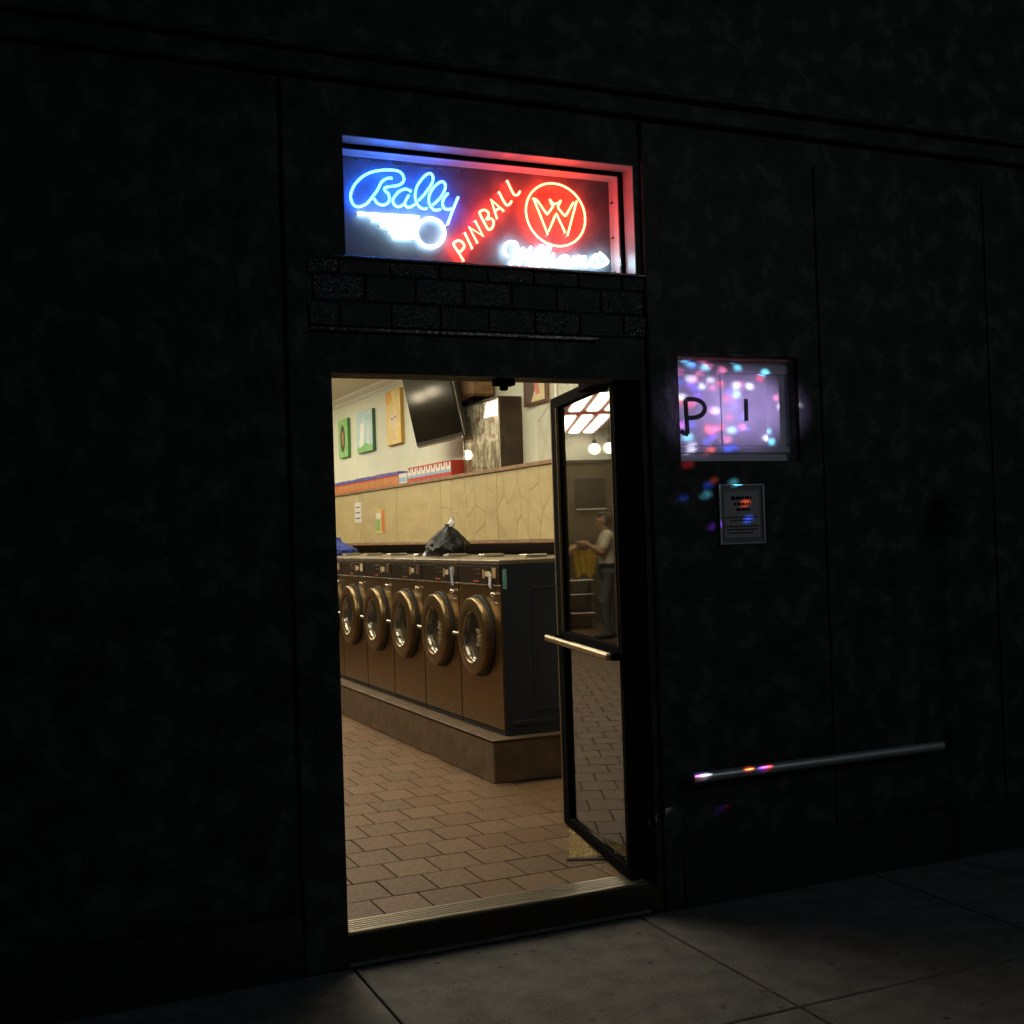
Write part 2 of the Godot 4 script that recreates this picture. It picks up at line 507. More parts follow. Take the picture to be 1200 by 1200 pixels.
	M.sky_card = paint(0.30, 0.45, 0.68, 0.55)
	M.screen = paint(0.007, 0.006, 0.005, 0.10)
	M.screen.metallic_specular = 0.28
	M.tv_case = paint(0.012, 0.011, 0.010, 0.4)
	M.halo_red = paint(0.55, 0.05, 0.03, 0.45)  # red halo around the lamps, put into the housing colour
	M.lamp_lens = glow(11.0, 10.3, 7.6)
	M.globe = glow(9.0, 7.6, 5.0)
	M.cord = paint(0.02, 0.02, 0.02, 0.6)
	M.door_bar = paint(0.60, 0.50, 0.34, 0.28, 0.9)
	M.edge_strip = paint(0.30, 0.23, 0.14, 0.45, 0.2)
	M.concrete = bumpy(grained(paint(1, 1, 1, 0.85), pavement_texture(), 0.8, true), speck, 0.25, 0.8)
	M.concrete.uv1_world_triplanar = true
	M.asphalt = bumpy(paint(0.045, 0.045, 0.047, 0.9), speck, 0.4, 1.2)
	M.mat_fibre = bumpy(grained(paint(1, 1, 1, 0.95), tint_texture(62, 0.12, lin(0.05, 0.03, 0.01), lin(0.42, 0.31, 0.13)), 4.0), grey_texture(63, 0.10, 0.0, 1.0), 2.5, 4.0)
	M.lavender = grained(paint(1, 1, 1, 0.6), tint_texture(64, 0.02, lin(0.58, 0.54, 0.66), lin(0.72, 0.68, 0.78)), 1.2)
	M.ink = paint(0.008, 0.007, 0.010, 0.7)
	M.ink.metallic_specular = 0.2
	M.chrome = paint(0.55, 0.55, 0.57, 0.34, 0.8)
	M.mat_fibre = paint(0.36, 0.26, 0.11, 0.95)
	M.neon_tinted_rail = paint(0.62, 0.16, 0.18, 0.5)  # red neon light on the window head, put into the rail colour
	M.notice_frame = paint(0.16, 0.15, 0.17, 0.35)

# ------------------------------------------------------------------ figures: tapered bones joined by a smooth minimum, meshed as surface nets
func add_flesh(b: Builder, bones: Array, cell: float, k: float) -> void:
	var lo := Vector3(1e9, 1e9, 1e9)
	var hi := -lo
	for s in bones:
		var r: float = maxf(s[2], s[3]) + 3.0 * cell
		lo = lo.min(s[0] - Vector3.ONE * r).min(s[1] - Vector3.ONE * r)
		hi = hi.max(s[0] + Vector3.ONE * r).max(s[1] + Vector3.ONE * r)
	var nx := int((hi.x - lo.x) / cell) + 2
	var ny := int((hi.y - lo.y) / cell) + 2
	var nz := int((hi.z - lo.z) / cell) + 2
	var val := PackedFloat32Array()
	val.resize(nx * ny * nz)
	val.fill(1.0)
	for s in bones:
		var pa: Vector3 = s[0]
		var pb: Vector3 = s[1]
		var ra: float = s[2]
		var rb: float = s[3]
		var r := maxf(ra, rb) + k + 2.0 * cell
		var i0 := Vector3i(((pa.min(pb) - Vector3.ONE * r - lo) / cell).max(Vector3.ZERO))
		var i1 := Vector3i((pa.max(pb) + Vector3.ONE * r - lo) / cell) + Vector3i.ONE
		var ab := pb - pa
		var l2 := maxf(ab.length_squared(), 1e-9)
		for z in range(i0.z, mini(i1.z, nz)):
			for y in range(i0.y, mini(i1.y, ny)):
				var row := (z * ny + y) * nx
				for x in range(i0.x, mini(i1.x, nx)):
					var p := lo + Vector3(x, y, z) * cell - pa
					var t := clampf(p.dot(ab) / l2, 0.0, 1.0)
					var d := (p - ab * t).length() - ra - (rb - ra) * t
					var o := val[row + x]
					var h := maxf(k - absf(o - d), 0.0) / k
					val[row + x] = minf(o, d) - h * h * k * 0.25
	var made := {}
	var pos := PackedVector3Array()
	var nor := PackedVector3Array()
	var col := PackedColorArray()
	var offs := [0, 1, nx, nx + 1, nx * ny, nx * ny + 1, nx * ny + nx, nx * ny + nx + 1]
	var edges := [[0, 1], [2, 3], [4, 5], [6, 7], [0, 2], [1, 3], [4, 6], [5, 7], [0, 4], [1, 5], [2, 6], [3, 7]]
	for z in nz - 1:
		for y in ny - 1:
			for x in nx - 1:
				var at := (z * ny + y) * nx + x
				var inside := 0
				for o in offs:
					if val[at + o] < 0.0:
						inside += 1
				if inside == 0 or inside == 8:
					continue
				var sum := Vector3.ZERO
				var count := 0
				for e in edges:
					var v0 := val[at + offs[e[0]]]
					var v1 := val[at + offs[e[1]]]
					if (v0 < 0.0) != (v1 < 0.0):
						var t := v0 / (v0 - v1)
						var c0 := Vector3(e[0] & 1, (e[0] >> 1) & 1, e[0] >> 2)
						var c1 := Vector3(e[1] & 1, (e[1] >> 1) & 1, e[1] >> 2)
						sum += c0.lerp(c1, t)
						count += 1
				var g := Vector3.ZERO
				for c in 8:
					var w := val[at + offs[c]]
					g += Vector3(w if c & 1 else -w, w if c & 2 else -w, w if c & 4 else -w)
				var p := lo + (Vector3(x, y, z) + sum / count) * cell
				made[at] = pos.size()
				pos.append(p)
				nor.append(g.normalized())
				var best := 1e9
				var shade := Color.WHITE
				for s in bones:
					var ab: Vector3 = s[1] - s[0]
					var t := clampf((p - s[0]).dot(ab) / maxf(ab.length_squared(), 1e-9), 0.0, 1.0)
					var d: float = (p - s[0] - ab * t).length() - lerpf(s[2], s[3], t)
					if d < best:
						best = d
						shade = s[4]
				col.append(shade)
	var step := [1, nx, nx * ny]
	for at in made:
		for ax in 3:
			var a: int = step[(ax + 1) % 3]
			var c: int = step[(ax + 2) % 3]
			if (val[at] < 0.0) == (val[at + step[ax]] < 0.0) or not (made.has(at - a) and made.has(at - c) and made.has(at - a - c)):
				continue
			var q := [made[at], made[at - a], made[at - a - c], made[at - c]]
			for tri in [[0, 1, 2], [0, 2, 3]]:
				var i: int = q[tri[0]]
				var j: int = q[tri[1]]
				var l: int = q[tri[2]]
				if (pos[l] - pos[i]).cross(pos[j] - pos[i]).dot(nor[i] + nor[j] + nor[l]) < 0.0:
					var m := j
					j = l
					l = m
				for e in [i, j, l]:
					b.v.append(pos[e])
					b.n.append(nor[e])
					b.t.append(Vector2.ZERO)
					b.c.append(col[e])

func person(label: String, at: Vector3, turn: float, shirt: Color, trousers: Color, hair: Color, skin: Color, capped: bool) -> void:
	var o := thing("person", label, "person", at, turn)
	var shoe := Color(0.02, 0.018, 0.016)
	var body := []
	for s in [-1.0, 1.0]:
		var fwd: float = 0.05 * s
		body.append([Vector3(0, 0.90, 0.085 * s), Vector3(0.03 + fwd, 0.50, 0.10 * s), 0.088, 0.064, trousers])
		body.append([Vector3(0.03 + fwd, 0.50, 0.10 * s), Vector3(-0.01 + fwd, 0.10, 0.105 * s), 0.064, 0.050, trousers])
		body.append([Vector3(-0.045 + fwd, 0.045, 0.105 * s), Vector3(0.15 + fwd, 0.036, 0.125 * s), 0.042, 0.034, shoe])
		var sh := Vector3(0.0, 1.385, 0.165 * s)
		var elbow := Vector3(0.10, 1.17, 0.235 * s)
		var wrist := Vector3(0.29, 1.285, 0.115 * s)
		body.append([sh, sh.lerp(elbow, 0.62), 0.060, 0.056, shirt])
		body.append([sh.lerp(elbow, 0.55), elbow, 0.044, 0.040, skin])
		body.append([elbow, wrist, 0.041, 0.027, skin])
		body.append([Vector3(0, 1.385, 0.06 * s), sh, 0.072, 0.062, shirt])
	body.append([Vector3(0, 0.92, -0.065), Vector3(0, 0.92, 0.065), 0.115, 0.115, trousers])
	body.append([Vector3(0.005, 1.03, 0), Vector3(0.012, 1.24, 0), 0.120, 0.125, shirt])
	body.append([Vector3(0.005, 1.00, -0.05), Vector3(0.005, 1.00, 0.05), 0.110, 0.110, shirt])
	body.append([Vector3(0.01, 1.30, -0.07), Vector3(0.01, 1.30, 0.07), 0.108, 0.108, shirt])
	body.append([Vector3(0.0, 1.40, 0), Vector3(0.018, 1.50, 0), 0.056, 0.052, skin])
	var b := Builder.new()
	add_flesh(b, body, 0.016, 0.05)
	# head, bowed a little towards the cloth
	var h := Vector3(0.035, 1.585, 0)
	var head := [
		[h + Vector3(-0.015, 0.03, 0), h + Vector3(0.012, 0.02, 0), 0.083, 0.078, skin],
		[h + Vector3(0.03, -0.02, 0), h + Vector3(0.045, -0.075, 0), 0.062, 0.034, skin],
		[h + Vector3(0.088, 0.012, 0), h + Vector3(0.106, -0.022, 0), 0.008, 0.014, skin],
		[h + Vector3(0.078, 0.028, -0.034), h + Vector3(0.078, 0.028, 0.034), 0.013, 0.013, skin],
		[h + Vector3(0.083, -0.056, -0.018), h + Vector3(0.083, -0.056, 0.018), 0.009, 0.009, Color(0.30, 0.10, 0.07)],
		[h + Vector3(-0.03, -0.05, 0), h + Vector3(-0.02, -0.12, 0), 0.052, 0.052, skin]]
	for s in [-1.0, 1.0]:
		head.append([h + Vector3(0.0, 0.012, 0.083 * s), h + Vector3(-0.005, -0.022, 0.080 * s), 0.016, 0.011, skin])
		head.append([h + Vector3(0.082, 0.008, 0.030 * s), h + Vector3(0.083, 0.008, 0.034 * s), 0.008, 0.008, Color(0.03, 0.02, 0.015)])
	add_flesh(b, head, 0.005, 0.018)
	for s in [-1.0, 1.0]:
		var wrist := Vector3(0.29, 1.285, 0.115 * s)
		var palm := wrist + Vector3(0.075, 0.012, -0.03 * s)
		var hand := [[wrist, palm, 0.026, 0.024, skin], [wrist + Vector3(0.02, -0.014, 0), palm + Vector3(-0.004, -0.022, 0), 0.020, 0.018, skin]]
		for f in 4:
			var root := palm + Vector3(0.004, 0.022 - 0.018 * f, 0.0)
			var reach: float = [0.036, 0.042, 0.039, 0.030][f]
			var k1 := root + Vector3(reach, 0.002, -0.008 * s)
			var k2 := k1 + Vector3(0.008, -0.004, -0.026 * s)
			var k3 := k2 + Vector3(-0.018, -0.004, -0.010 * s)
			hand.append([root, k1, 0.0095, 0.0088, skin])
			hand.append([k1, k2, 0.0088, 0.0082, skin])
			hand.append([k2, k3, 0.0082, 0.0074, skin])
		var th := wrist + Vector3(0.03, 0.016, -0.012 * s)
		hand.append([th, th + Vector3(0.030, 0.024, -0.026 * s), 0.013, 0.010, skin])
		hand.append([th + Vector3(0.030, 0.024, -0.026 * s), th + Vector3(0.056, 0.012, -0.040 * s), 0.010, 0.008, skin])
		add_flesh(b, hand, 0.0045, 0.007)
	var mat := paint(1, 1, 1, 0.75)
	mat.albedo_color = Color.WHITE
	mat.vertex_color_use_as_albedo = true
	part(o, "body", b.done(), mat)
	var hb := Builder.new()
	if capped:
		add_flesh(hb, [[h + Vector3(-0.02, 0.055, 0), h + Vector3(0.02, 0.052, 0), 0.084, 0.076, hair], [h + Vector3(0.07, 0.045, -0.03), h + Vector3(0.075, 0.045, 0.03), 0.022, 0.022, hair], [h + Vector3(0.12, 0.036, -0.035), h + Vector3(0.12, 0.036, 0.035), 0.012, 0.012, hair]], 0.008, 0.03)
		part(o, "cap", hb.done(), mat, Vector3.ZERO, "red cap")
	else:
		add_flesh(hb, [[h + Vector3(-0.035, 0.045, 0), h + Vector3(0.02, 0.062, 0), 0.082, 0.066, hair], [h + Vector3(-0.058, 0.03, 0), h + Vector3(-0.072, -0.06, 0), 0.070, 0.052, hair], [h + Vector3(-0.02, 0.02, 0.066), h + Vector3(-0.03, -0.06, 0.066), 0.028, 0.022, hair], [h + Vector3(-0.02, 0.02, -0.066), h + Vector3(-0.03, -0.06, -0.066), 0.028, 0.022, hair]], 0.008, 0.03)
		part(o, "hair", hb.done(), mat, Vector3.ZERO, "dark hair")
		var wb := Builder.new()
		add_flesh(wb, [[Vector3(0.0, 0.985, -0.06), Vector3(0.0, 0.985, 0.06), 0.128, 0.128, Color(0.018, 0.016, 0.016)]], 0.014, 0.02)
		# a belt: only the band between two heights of that round
		var band := Builder.new()
		for k in range(0, wb.v.size(), 3):
			if absf((wb.v[k].y + wb.v[k + 1].y + wb.v[k + 2].y) / 3.0 - 0.985) < 0.035:
				for j in 3:
					band.v.append(wb.v[k + j]); band.n.append(wb.n[k + j]); band.t.append(Vector2.ZERO); band.c.append(wb.c[k + j])
		part(o, "waist_belt", band.done(), mat, Vector3.ZERO, "wide dark belt")

# ------------------------------------------------------------------ the setting
const FRONT := -4.30      # street face of the shop front
const INNER := -4.45      # its inner face
const FLOOR_BACK := -18.5
const WALL_X := 3.90
const PANEL_X := 3.60
const CEIL := 3.10

func build_floor() -> void:
	var slab := structure("floor", box_mesh(Vector3(5.1, 0.10, 14.2)), M.grout, Vector3(1.35, -0.056, -11.4))
	var px := 0.200
	var pz := 0.2425
	var joint := 0.007
	var shapes := []
	for k in 3:
		shapes.append(box_mesh(Vector3(px - joint, 0.014, pz - joint), 0.0012 + 0.0005 * k))
	var rest := Builder.new()
	var singles := 0
	var z1 := -5.156
	for row in range(-58, 4):
		var zc := z1 + row * pz + pz / 2.0
		if zc < FLOOR_BACK + 0.12 or zc > FRONT - 0.13:
			continue
		var shift := 0.0 if posmod(row, 2) == 1 else px / 2.0
		for col in range(-15, 13):
			var xc := 1.683 + shift + col * px + px / 2.0
			if xc < -1.12 or xc > 3.8 or (zc < -6.32 and xc > 2.70):
				continue
			var at := Vector3(xc, -0.0074 + rng.randf_range(-0.0006, 0.0006), zc)
			if xc > 0.95 and xc < 2.72 and zc > -9.3 and singles < 298:
				var o := part(slab, "tile", shapes[rng.randi() % 3], M.tile[rng.randi() % 5], at - slab.position)
				o.rotation = Vector3(rng.randf_range(-0.0015, 0.0015), rng.randf_range(-0.005, 0.005), rng.randf_range(-0.0015, 0.0015))
				singles += 1
			else:
				add_box(rest, at, Vector3(px - joint, 0.014, pz - joint), 0.0025)
	var far := part(slab, "floor_tiles", rest.done(), M.tile[1], -slab.position)
	far.set_meta("kind", "stuff")

func build_room() -> void:
	structure("ceiling", box_mesh(Vector3(5.2, 0.12, 14.2)), M.ceiling, Vector3(1.35, CEIL + 0.06, -11.55))
	structure("wall_left", box_mesh(Vector3(0.1, CEIL, 14.2)), M.wood_wall, Vector3(-1.25, CEIL / 2, -11.55))
	structure("wall_back", box_mesh(Vector3(5.098, CEIL, 0.1)), M.back_wall, Vector3(1.35, CEIL / 2, FLOOR_BACK - 0.05))
	var back := get_node("wall_back")
	part(back, "upper_paint_board", box_mesh(Vector3(5.09, 0.50, 0.012)), M.wall, Vector3(0, 1.30, 0.0565))
	part(back, "picture_rail", box_mesh(Vector3(5.09, 0.05, 0.03), 0.004), M.dark_wood, Vector3(0, 1.02, 0.0655))
	var right := structure("wall_right", box_mesh(Vector3(0.1, CEIL, 14.148)), M.wall, Vector3(WALL_X + 0.05, CEIL / 2, -11.525))
	# crown moulding
	var b := Builder.new()
	var prof := [Vector2(0, 0.075), Vector2(-0.012, 0.075), Vector2(-0.02, 0.05), Vector2(-0.055, 0.028), Vector2(-0.085, 0.014), Vector2(-0.09, 0.0), Vector2(0, 0.0)]
	for k in prof.size() - 1:
		var a: Vector2 = prof[k]
		var c: Vector2 = prof[k + 1]
		b.face([Vector3(a.x, -a.y, -14.0), Vector3(c.x, -c.y, -14.0), Vector3(c.x, -c.y, 0), Vector3(a.x, -a.y, 0)], Vector3(-1, -1, 0))
	part(right, "crown_moulding", b.done(), M.moulding, Vector3(WALL_X - 0.001, CEIL - 0.001, INNER) - right.position)
	# stone pattern pressed into the upper wall near the door
	part(right, "mortar_bed", box_mesh(Vector3(0.0012, 1.11, 1.03)), M.panel_back, Vector3(WALL_X - 0.0008, 2.5175, -7.77) - right.position)
	stones(right, Rect2(-8.284, 1.964, 1.028, 1.107), WALL_X - 0.0015, 4, 4, 0.0045, 0.0045, M.wall_stone, 77)
	# the gap behind the washers is lined with dark wood
	part(right, "backing_board", box_mesh(Vector3(0.02, 1.39, 12.0)), M.dark_wood, Vector3(WALL_X - 0.012, 0.70, -12.46) - right.position)

func clip_poly(poly: PackedVector2Array, m: Vector2, d: Vector2) -> PackedVector2Array:
	var out := PackedVector2Array()
	for k in poly.size():
		var a := poly[k]
		var c := poly[(k + 1) % poly.size()]
		var da := (a - m).dot(d)
		var dc := (c - m).dot(d)
		if da <= 0.0:
			out.append(a)
		if (da < 0.0 and dc > 0.0) or (da > 0.0 and dc < 0.0):
			out.append(a.lerp(c, da / (da - dc)))
	return out

# irregular stone-shaped plates with recessed joints on a wall facing -x; the rectangle is given in (z, y)
func stones(parent: Node3D, area: Rect2, x: float, cols: int, rows: int, thick: float, gap: float, mats: Array, seed_: int) -> void:
	var r := RandomNumberGenerator.new()
	r.seed = seed_
	var pts := []
	for i in cols:
		for j in rows:
			pts.append(area.position + Vector2((i + r.randf_range(0.05, 0.95)) / cols, (j + 0.5 * (i % 2) + r.randf_range(0.0, 0.75)) / (rows + 0.5)) * area.size)
	var squash := Vector2(1.0, 0.74)
	for p in pts:
		var poly := PackedVector2Array([area.position, area.position + Vector2(area.size.x, 0), area.end, area.position + Vector2(0, area.size.y)])
		for q in pts:
			if p == q:
				continue
			var d: Vector2 = (q - p) * squash * squash
			var n := d.normalized()
			poly = clip_poly(poly, (p + q) / 2.0 - n * gap / 2.0, n)
			if poly.size() < 3:
				break
		if poly.size() < 3:
			continue
		var mid := Vector2.ZERO
		for v in poly:
			mid += v / poly.size()
		var own := PackedVector2Array()
		for v in poly:
			own.append(v - mid)
		part(parent, "stone", stone_mesh(own, thick + r.randf_range(-0.0008, 0.0008), 0.002), mats[r.randi() % mats.size()], Vector3(x, mid.y, mid.x) - parent.position)

func build_bulkhead() -> void:
	var o := thing("wall_cabinet", "long tan bulkhead with a wooden ledge above the row of washers", "cabinet", Vector3(PANEL_X, 1.395, -7.35))
	var lo := 1.405
	var hi := 1.930
	bar(o, "core", Vector3(PANEL_X + 0.014, lo, -18.4) - o.position, Vector3(WALL_X - 0.003, hi, -4.50) - o.position, M.panel_back)
	bar(o, "ledge", Vector3(PANEL_X - 0.016, hi + 0.001, -18.4) - o.position, Vector3(WALL_X - 0.003, hi + 0.030, -4.50) - o.position, M.wood_trim, 0.004)
	bar(o, "bottom_trim", Vector3(PANEL_X - 0.006, lo - 0.022, -18.4) - o.position, Vector3(WALL_X - 0.003, lo - 0.001, -4.50) - o.position, M.wood_trim, 0.003)
	# plain boards farther in, stone-patterned boards near the door
	var seams := [-4.52, -5.88, -7.24, -8.43, -9.66, -10.88, -12.10, -13.32, -14.54, -15.76, -16.98, -18.20]
	for k in seams.size() - 1:
		var z0: float = seams[k + 1] + 0.005
		var z1: float = seams[k] - 0.005
		var patterned := k == 2 or k == 3
		var f := 0.005 if patterned else 0.0
		bar(o, "panel", Vector3(PANEL_X + f, lo + 0.002, z0) - o.position, Vector3(PANEL_X + 0.013, hi - 0.002, z1) - o.position, M.panel_back if patterned else M.panel[k % 4], 0.0015)
		if patterned:
			stones(o, Rect2(z0, lo + 0.003, z1 - z0, hi - lo - 0.006), PANEL_X + 0.0052, 6 if k == 2 else 6, 3, 0.0052, 0.004, M.panel, 11 + k)
	# white upright trim at the end of the patterned boards
	var c := thing("trim_post", "thin white upright trim standing on the end of the patterned boards", "trim", Vector3(PANEL_X - 0.03, 1.962, -7.265))
	bar(c, "strip", Vector3(-0.012, 0, -0.010), Vector3(0.012, CEIL - 1.964, 0.010), M.moulding, 0.003)
	bar(c, "foot", Vector3(-0.016, 0.0, -0.016), Vector3(0.016, 0.02, 0.016), M.moulding, 0.003)

func build_plinth() -> void:
	var o := thing("plinth", "brown painted concrete plinth under the washers", "plinth", Vector3(2.68, 0, -6.443))
	bar(o, "base", Vector3(0, -0.004, -11.9), Vector3(1.19, 0.244, 0), M.plinth, 0.008)
	bar(o, "top_slab", Vector3(-0.006, 0.2445, -11.9), Vector3(1.19, 0.2525, 0.006), M.plinth, 0.003)

# ------------------------------------------------------------------ washers
var washer_shapes := {}

# sheet-metal shell, open at the front, and a front plate with a round opening
func washer_shell(w: float) -> ArrayMesh:
	var b := Builder.new()
	for z in [-w + 0.004, -0.004]:
		add_box(b, Vector3(0.4165, 0.507, z), Vector3(0.807, 1.014, 0.008), 0.003)
	add_box(b, Vector3(0.4165, 0.006, -w / 2), Vector3(0.806, 0.008, w - 0.017))
	add_box(b, Vector3(0.4165, 1.008, -w / 2), Vector3(0.806, 0.008, w - 0.017))
	add_box(b, Vector3(0.814, 0.507, -w / 2), Vector3(0.008, 0.990, w - 0.017))
	return b.done()

func holed_plate(lo: Vector2, hi: Vector2, r: float, thick: float) -> ArrayMesh:
	var b := Builder.new()
	var angles := []
	for k in 72:
		angles.append(TAU * k / 72.0)
	for c in [lo, hi, Vector2(lo.x, hi.y), Vector2(hi.x, lo.y)]:
		angles.append(fposmod(c.angle(), TAU))
	angles.sort()
	var rim := func(a: float) -> Vector2:
		var d := Vector2.from_angle(a)
		var t := 1e9
		if absf(d.x) > 1e-6:
			t = minf(t, (hi.x if d.x > 0.0 else lo.x) / d.x)
		if absf(d.y) > 1e-6:
			t = minf(t, (hi.y if d.y > 0.0 else lo.y) / d.y)
		return d * t
	for k in angles.size():
		var a: float = angles[k]
		var c: float = angles[(k + 1) % angles.size()]
		var i0 := Vector2.from_angle(a) * r
		var i1 := Vector2.from_angle(c) * r
		var o0: Vector2 = rim.call(a)
		var o1: Vector2 = rim.call(c)
		if i0.distance_to(i1) < 1e-6:
			continue
		for x in [0.0, thick]:
			b.face([Vector3(x, i0.y, i0.x), Vector3(x, o0.y, o0.x), Vector3(x, o1.y, o1.x), Vector3(x, i1.y, i1.x)], Vector3(-1 if x == 0.0 else 1, 0, 0))
		b.face([Vector3(0, i0.y, i0.x), Vector3(0, i1.y, i1.x), Vector3(thick, i1.y, i1.x), Vector3(thick, i0.y, i0.x)], Vector3(0, -i0.y, -i0.x))
		b.face([Vector3(0, o0.y, o0.x), Vector3(0, o1.y, o1.x), Vector3(thick, o1.y, o1.x), Vector3(thick, o0.y, o0.x)], Vector3(0, o0.y + o1.y, o0.x + o1.x))
	return b.done()

func make_washer(label: String, at: Vector3, card: Material, odd: String) -> Node3D:
	var o := thing("washing_machine", label, "washer", at, 0.0, "washers in a row on the plinth")
	var w := 0.682
	if not washer_shapes.has("shell"):
		washer_shapes.shell = washer_shell(w)
		washer_shapes.plate = holed_plate(Vector2(-w + 0.004 + 0.345, 0.035 - 0.577), Vector2(-0.004 + 0.345, 0.884 - 0.577), 0.1565, 0.0125)
	part(o, "cabinet", washer_shapes.shell, M.navy)
	part(o, "front_panel", washer_shapes.plate, M.steel, Vector3(0.0, 0.577, -0.345))
	bar(o, "toe_strip", Vector3(0.006, 0.003, -w + 0.004), Vector3(0.0125, 0.032, -0.004), M.rubber)
	bar(o, "trim_strip", Vector3(-0.006, 0.886, -w + 0.003), Vector3(0.0125, 0.896, -0.003), M.bright_steel, 0.002)
	var con := bar(o, "console", Vector3(-0.002, 0.898, -w + 0.004), Vector3(0.0125, 1.008, -0.004), M.console, 0.003)
	var at_con := Vector3(-0.002, 0.953, -w / 2.0) - con.position
	var piece := func(called: String, z: float, y: float, sz: float, sy: float, mat: Material, out := 0.004) -> void:
		var m := part(con, called, box_mesh(Vector3(out, sy, sz), 0.0012), mat, Vector3(-0.0072 - out / 2.0, y - 0.953, z - (-w / 2.0)))
		m.position.x = (-0.002 - out / 2.0 - 0.0002) - con.position.x
	piece.call("coin_slot", -0.245, 0.957, 0.028, 0.055, M.tan)
	piece.call("price_plate", -0.190, 0.960, 0.055, 0.032, M.cream)
	piece.call("instruction_card", -0.082, 0.966, 0.058, 0.062, card)
	piece.call("red_notice", -0.37, 0.912, 0.10, 0.012, M.red_print, 0.003)
	for k in 5:
		piece.call("selector_button", -0.31 - 0.045 * (k % 3), 0.985 - 0.026 * (k / 3), 0.013, 0.011, M.lid, 0.006)
	var lid := bar(o, "lid", Vector3(-0.008, 1.0155, -w), Vector3(0.82, 1.045, 0), M.lid, 0.005)
	part(lid, "soap_flap", box_mesh(Vector3(0.15, 0.022, 0.12), 0.006), M.bright_steel, Vector3(0.0, 0.026, -0.06))
	for k in 2:
		var scr := part(lid, "screw", lathe_mesh([[0.0065, 0.0], [0.0065, 0.002], [0.004, 0.0035], [0.0, 0.004]], 10, true), M.bright_steel, Vector3(-0.4142, 0.0, -0.22 + 0.44 * k))
		scr.scale = Vector3.ONE
	# door: ring, gasket, glass bowl and drum behind it
	if not washer_shapes.has("ring"):
		washer_shapes.ring = lathe_mesh([[0.236, 0.0], [0.236, 0.044], [0.234, 0.053], [0.229, 0.058], [0.222, 0.060], [0.196, 0.063], [0.172, 0.066], [0.165, 0.065], [0.160, 0.060], [0.158, 0.050], [0.157, 0.0]], 56, true, 0.9)
		washer_shapes.collar = lathe_mesh([[0.252, 0.0], [0.252, 0.012], [0.246, 0.017], [0.238, 0.018], [0.236, 0.0]], 56, true, 0.75)
		washer_shapes.lip = lathe_mesh([[0.157, 0.0], [0.157, 0.046], [0.154, 0.050], [0.150, 0.047], [0.149, 0.002]], 48, true, 0.75)
		washer_shapes.bowl = lathe_mesh([[0.149, 0.030], [0.12, 0.034], [0.09, 0.037], [0.05, 0.039], [0.0, 0.040]], 40, true, 0.5)
		washer_shapes.drum = lathe_mesh([[0.1555, -0.004], [0.1555, -0.03], [0.23, -0.06], [0.23, -0.36], [0.15, -0.39], [0.0, -0.40]], 48, true, 0.6)
		var knob := [[0.012, 0.0], [0.012, 0.006], [0.02, 0.008], [0.02, 0.016], [0.016, 0.021], [0.0, 0.022]]
		washer_shapes.badge = lathe_mesh(knob, 20, true)
	var mid := Vector3(-0.0005, 0.577, -0.345)
	var door := part(o, "door_ring", washer_shapes.ring, M.ring_steel, mid)
	part(door, "collar", washer_shapes.collar, M.rubber)
	part(door, "gasket", washer_shapes.lip, M.bright_steel)
	part(door, "drum", washer_shapes.drum, M.drum)
	part(door, "glass", washer_shapes.bowl, M.drum_pane)
	# the pull handle sits on the far side of the ring
	part(door, "handle", box_mesh(Vector3(0.022, 0.024, 0.105), 0.006), M.bright_steel, Vector3(-0.052, 0.0, -0.262))
	part(door, "handle_plate", box_mesh(Vector3(0.030, 0.15, 0.030), 0.004), M.steel, Vector3(-0.0155, -0.055, -0.275))
	for k in 4:
		part(door, "ring_mark", box_mesh(Vector3(0.0015, 0.010, 0.014), 0.0005), M.tan, Vector3(-0.0656, 0.045 - 0.03 * k, 0.188 - 0.006 * absf(k - 1.5)))
	var badge := part(o, "coin_return", washer_shapes.badge, M.bright_steel, Vector3(-0.0005, 0.838, -0.085))
	badge.scale = Vector3(1.0, 0.75, 1.6)
	bar(o, "coin_ledge", Vector3(-0.012, 0.783, -0.12), Vector3(-0.0005, 0.791, -0.04), M.bright_steel, 0.002)
	if odd == "end":
		# pressed panel and tape on the side that can be seen
		for q in [[0.20, 0.14, 0.62, 0.152], [0.20, 0.868, 0.62, 0.880], [0.20, 0.152, 0.212, 0.868], [0.608, 0.152, 0.62, 0.868]]:
			bar(o, "pressed_rib", Vector3(q[0], q[1], 0.0003), Vector3(q[2], q[3], 0.008), M.navy, 0.0035)
		bar(o, "side_channel", Vector3(0.05, 0.062, 0.0003), Vector3(0.80, 0.085, 0.011), M.navy, 0.004)
		bar(o, "mint_tape", Vector3(0.016, 0.872, 0.0003), Vector3(0.042, 0.990, 0.0013), M.mint)
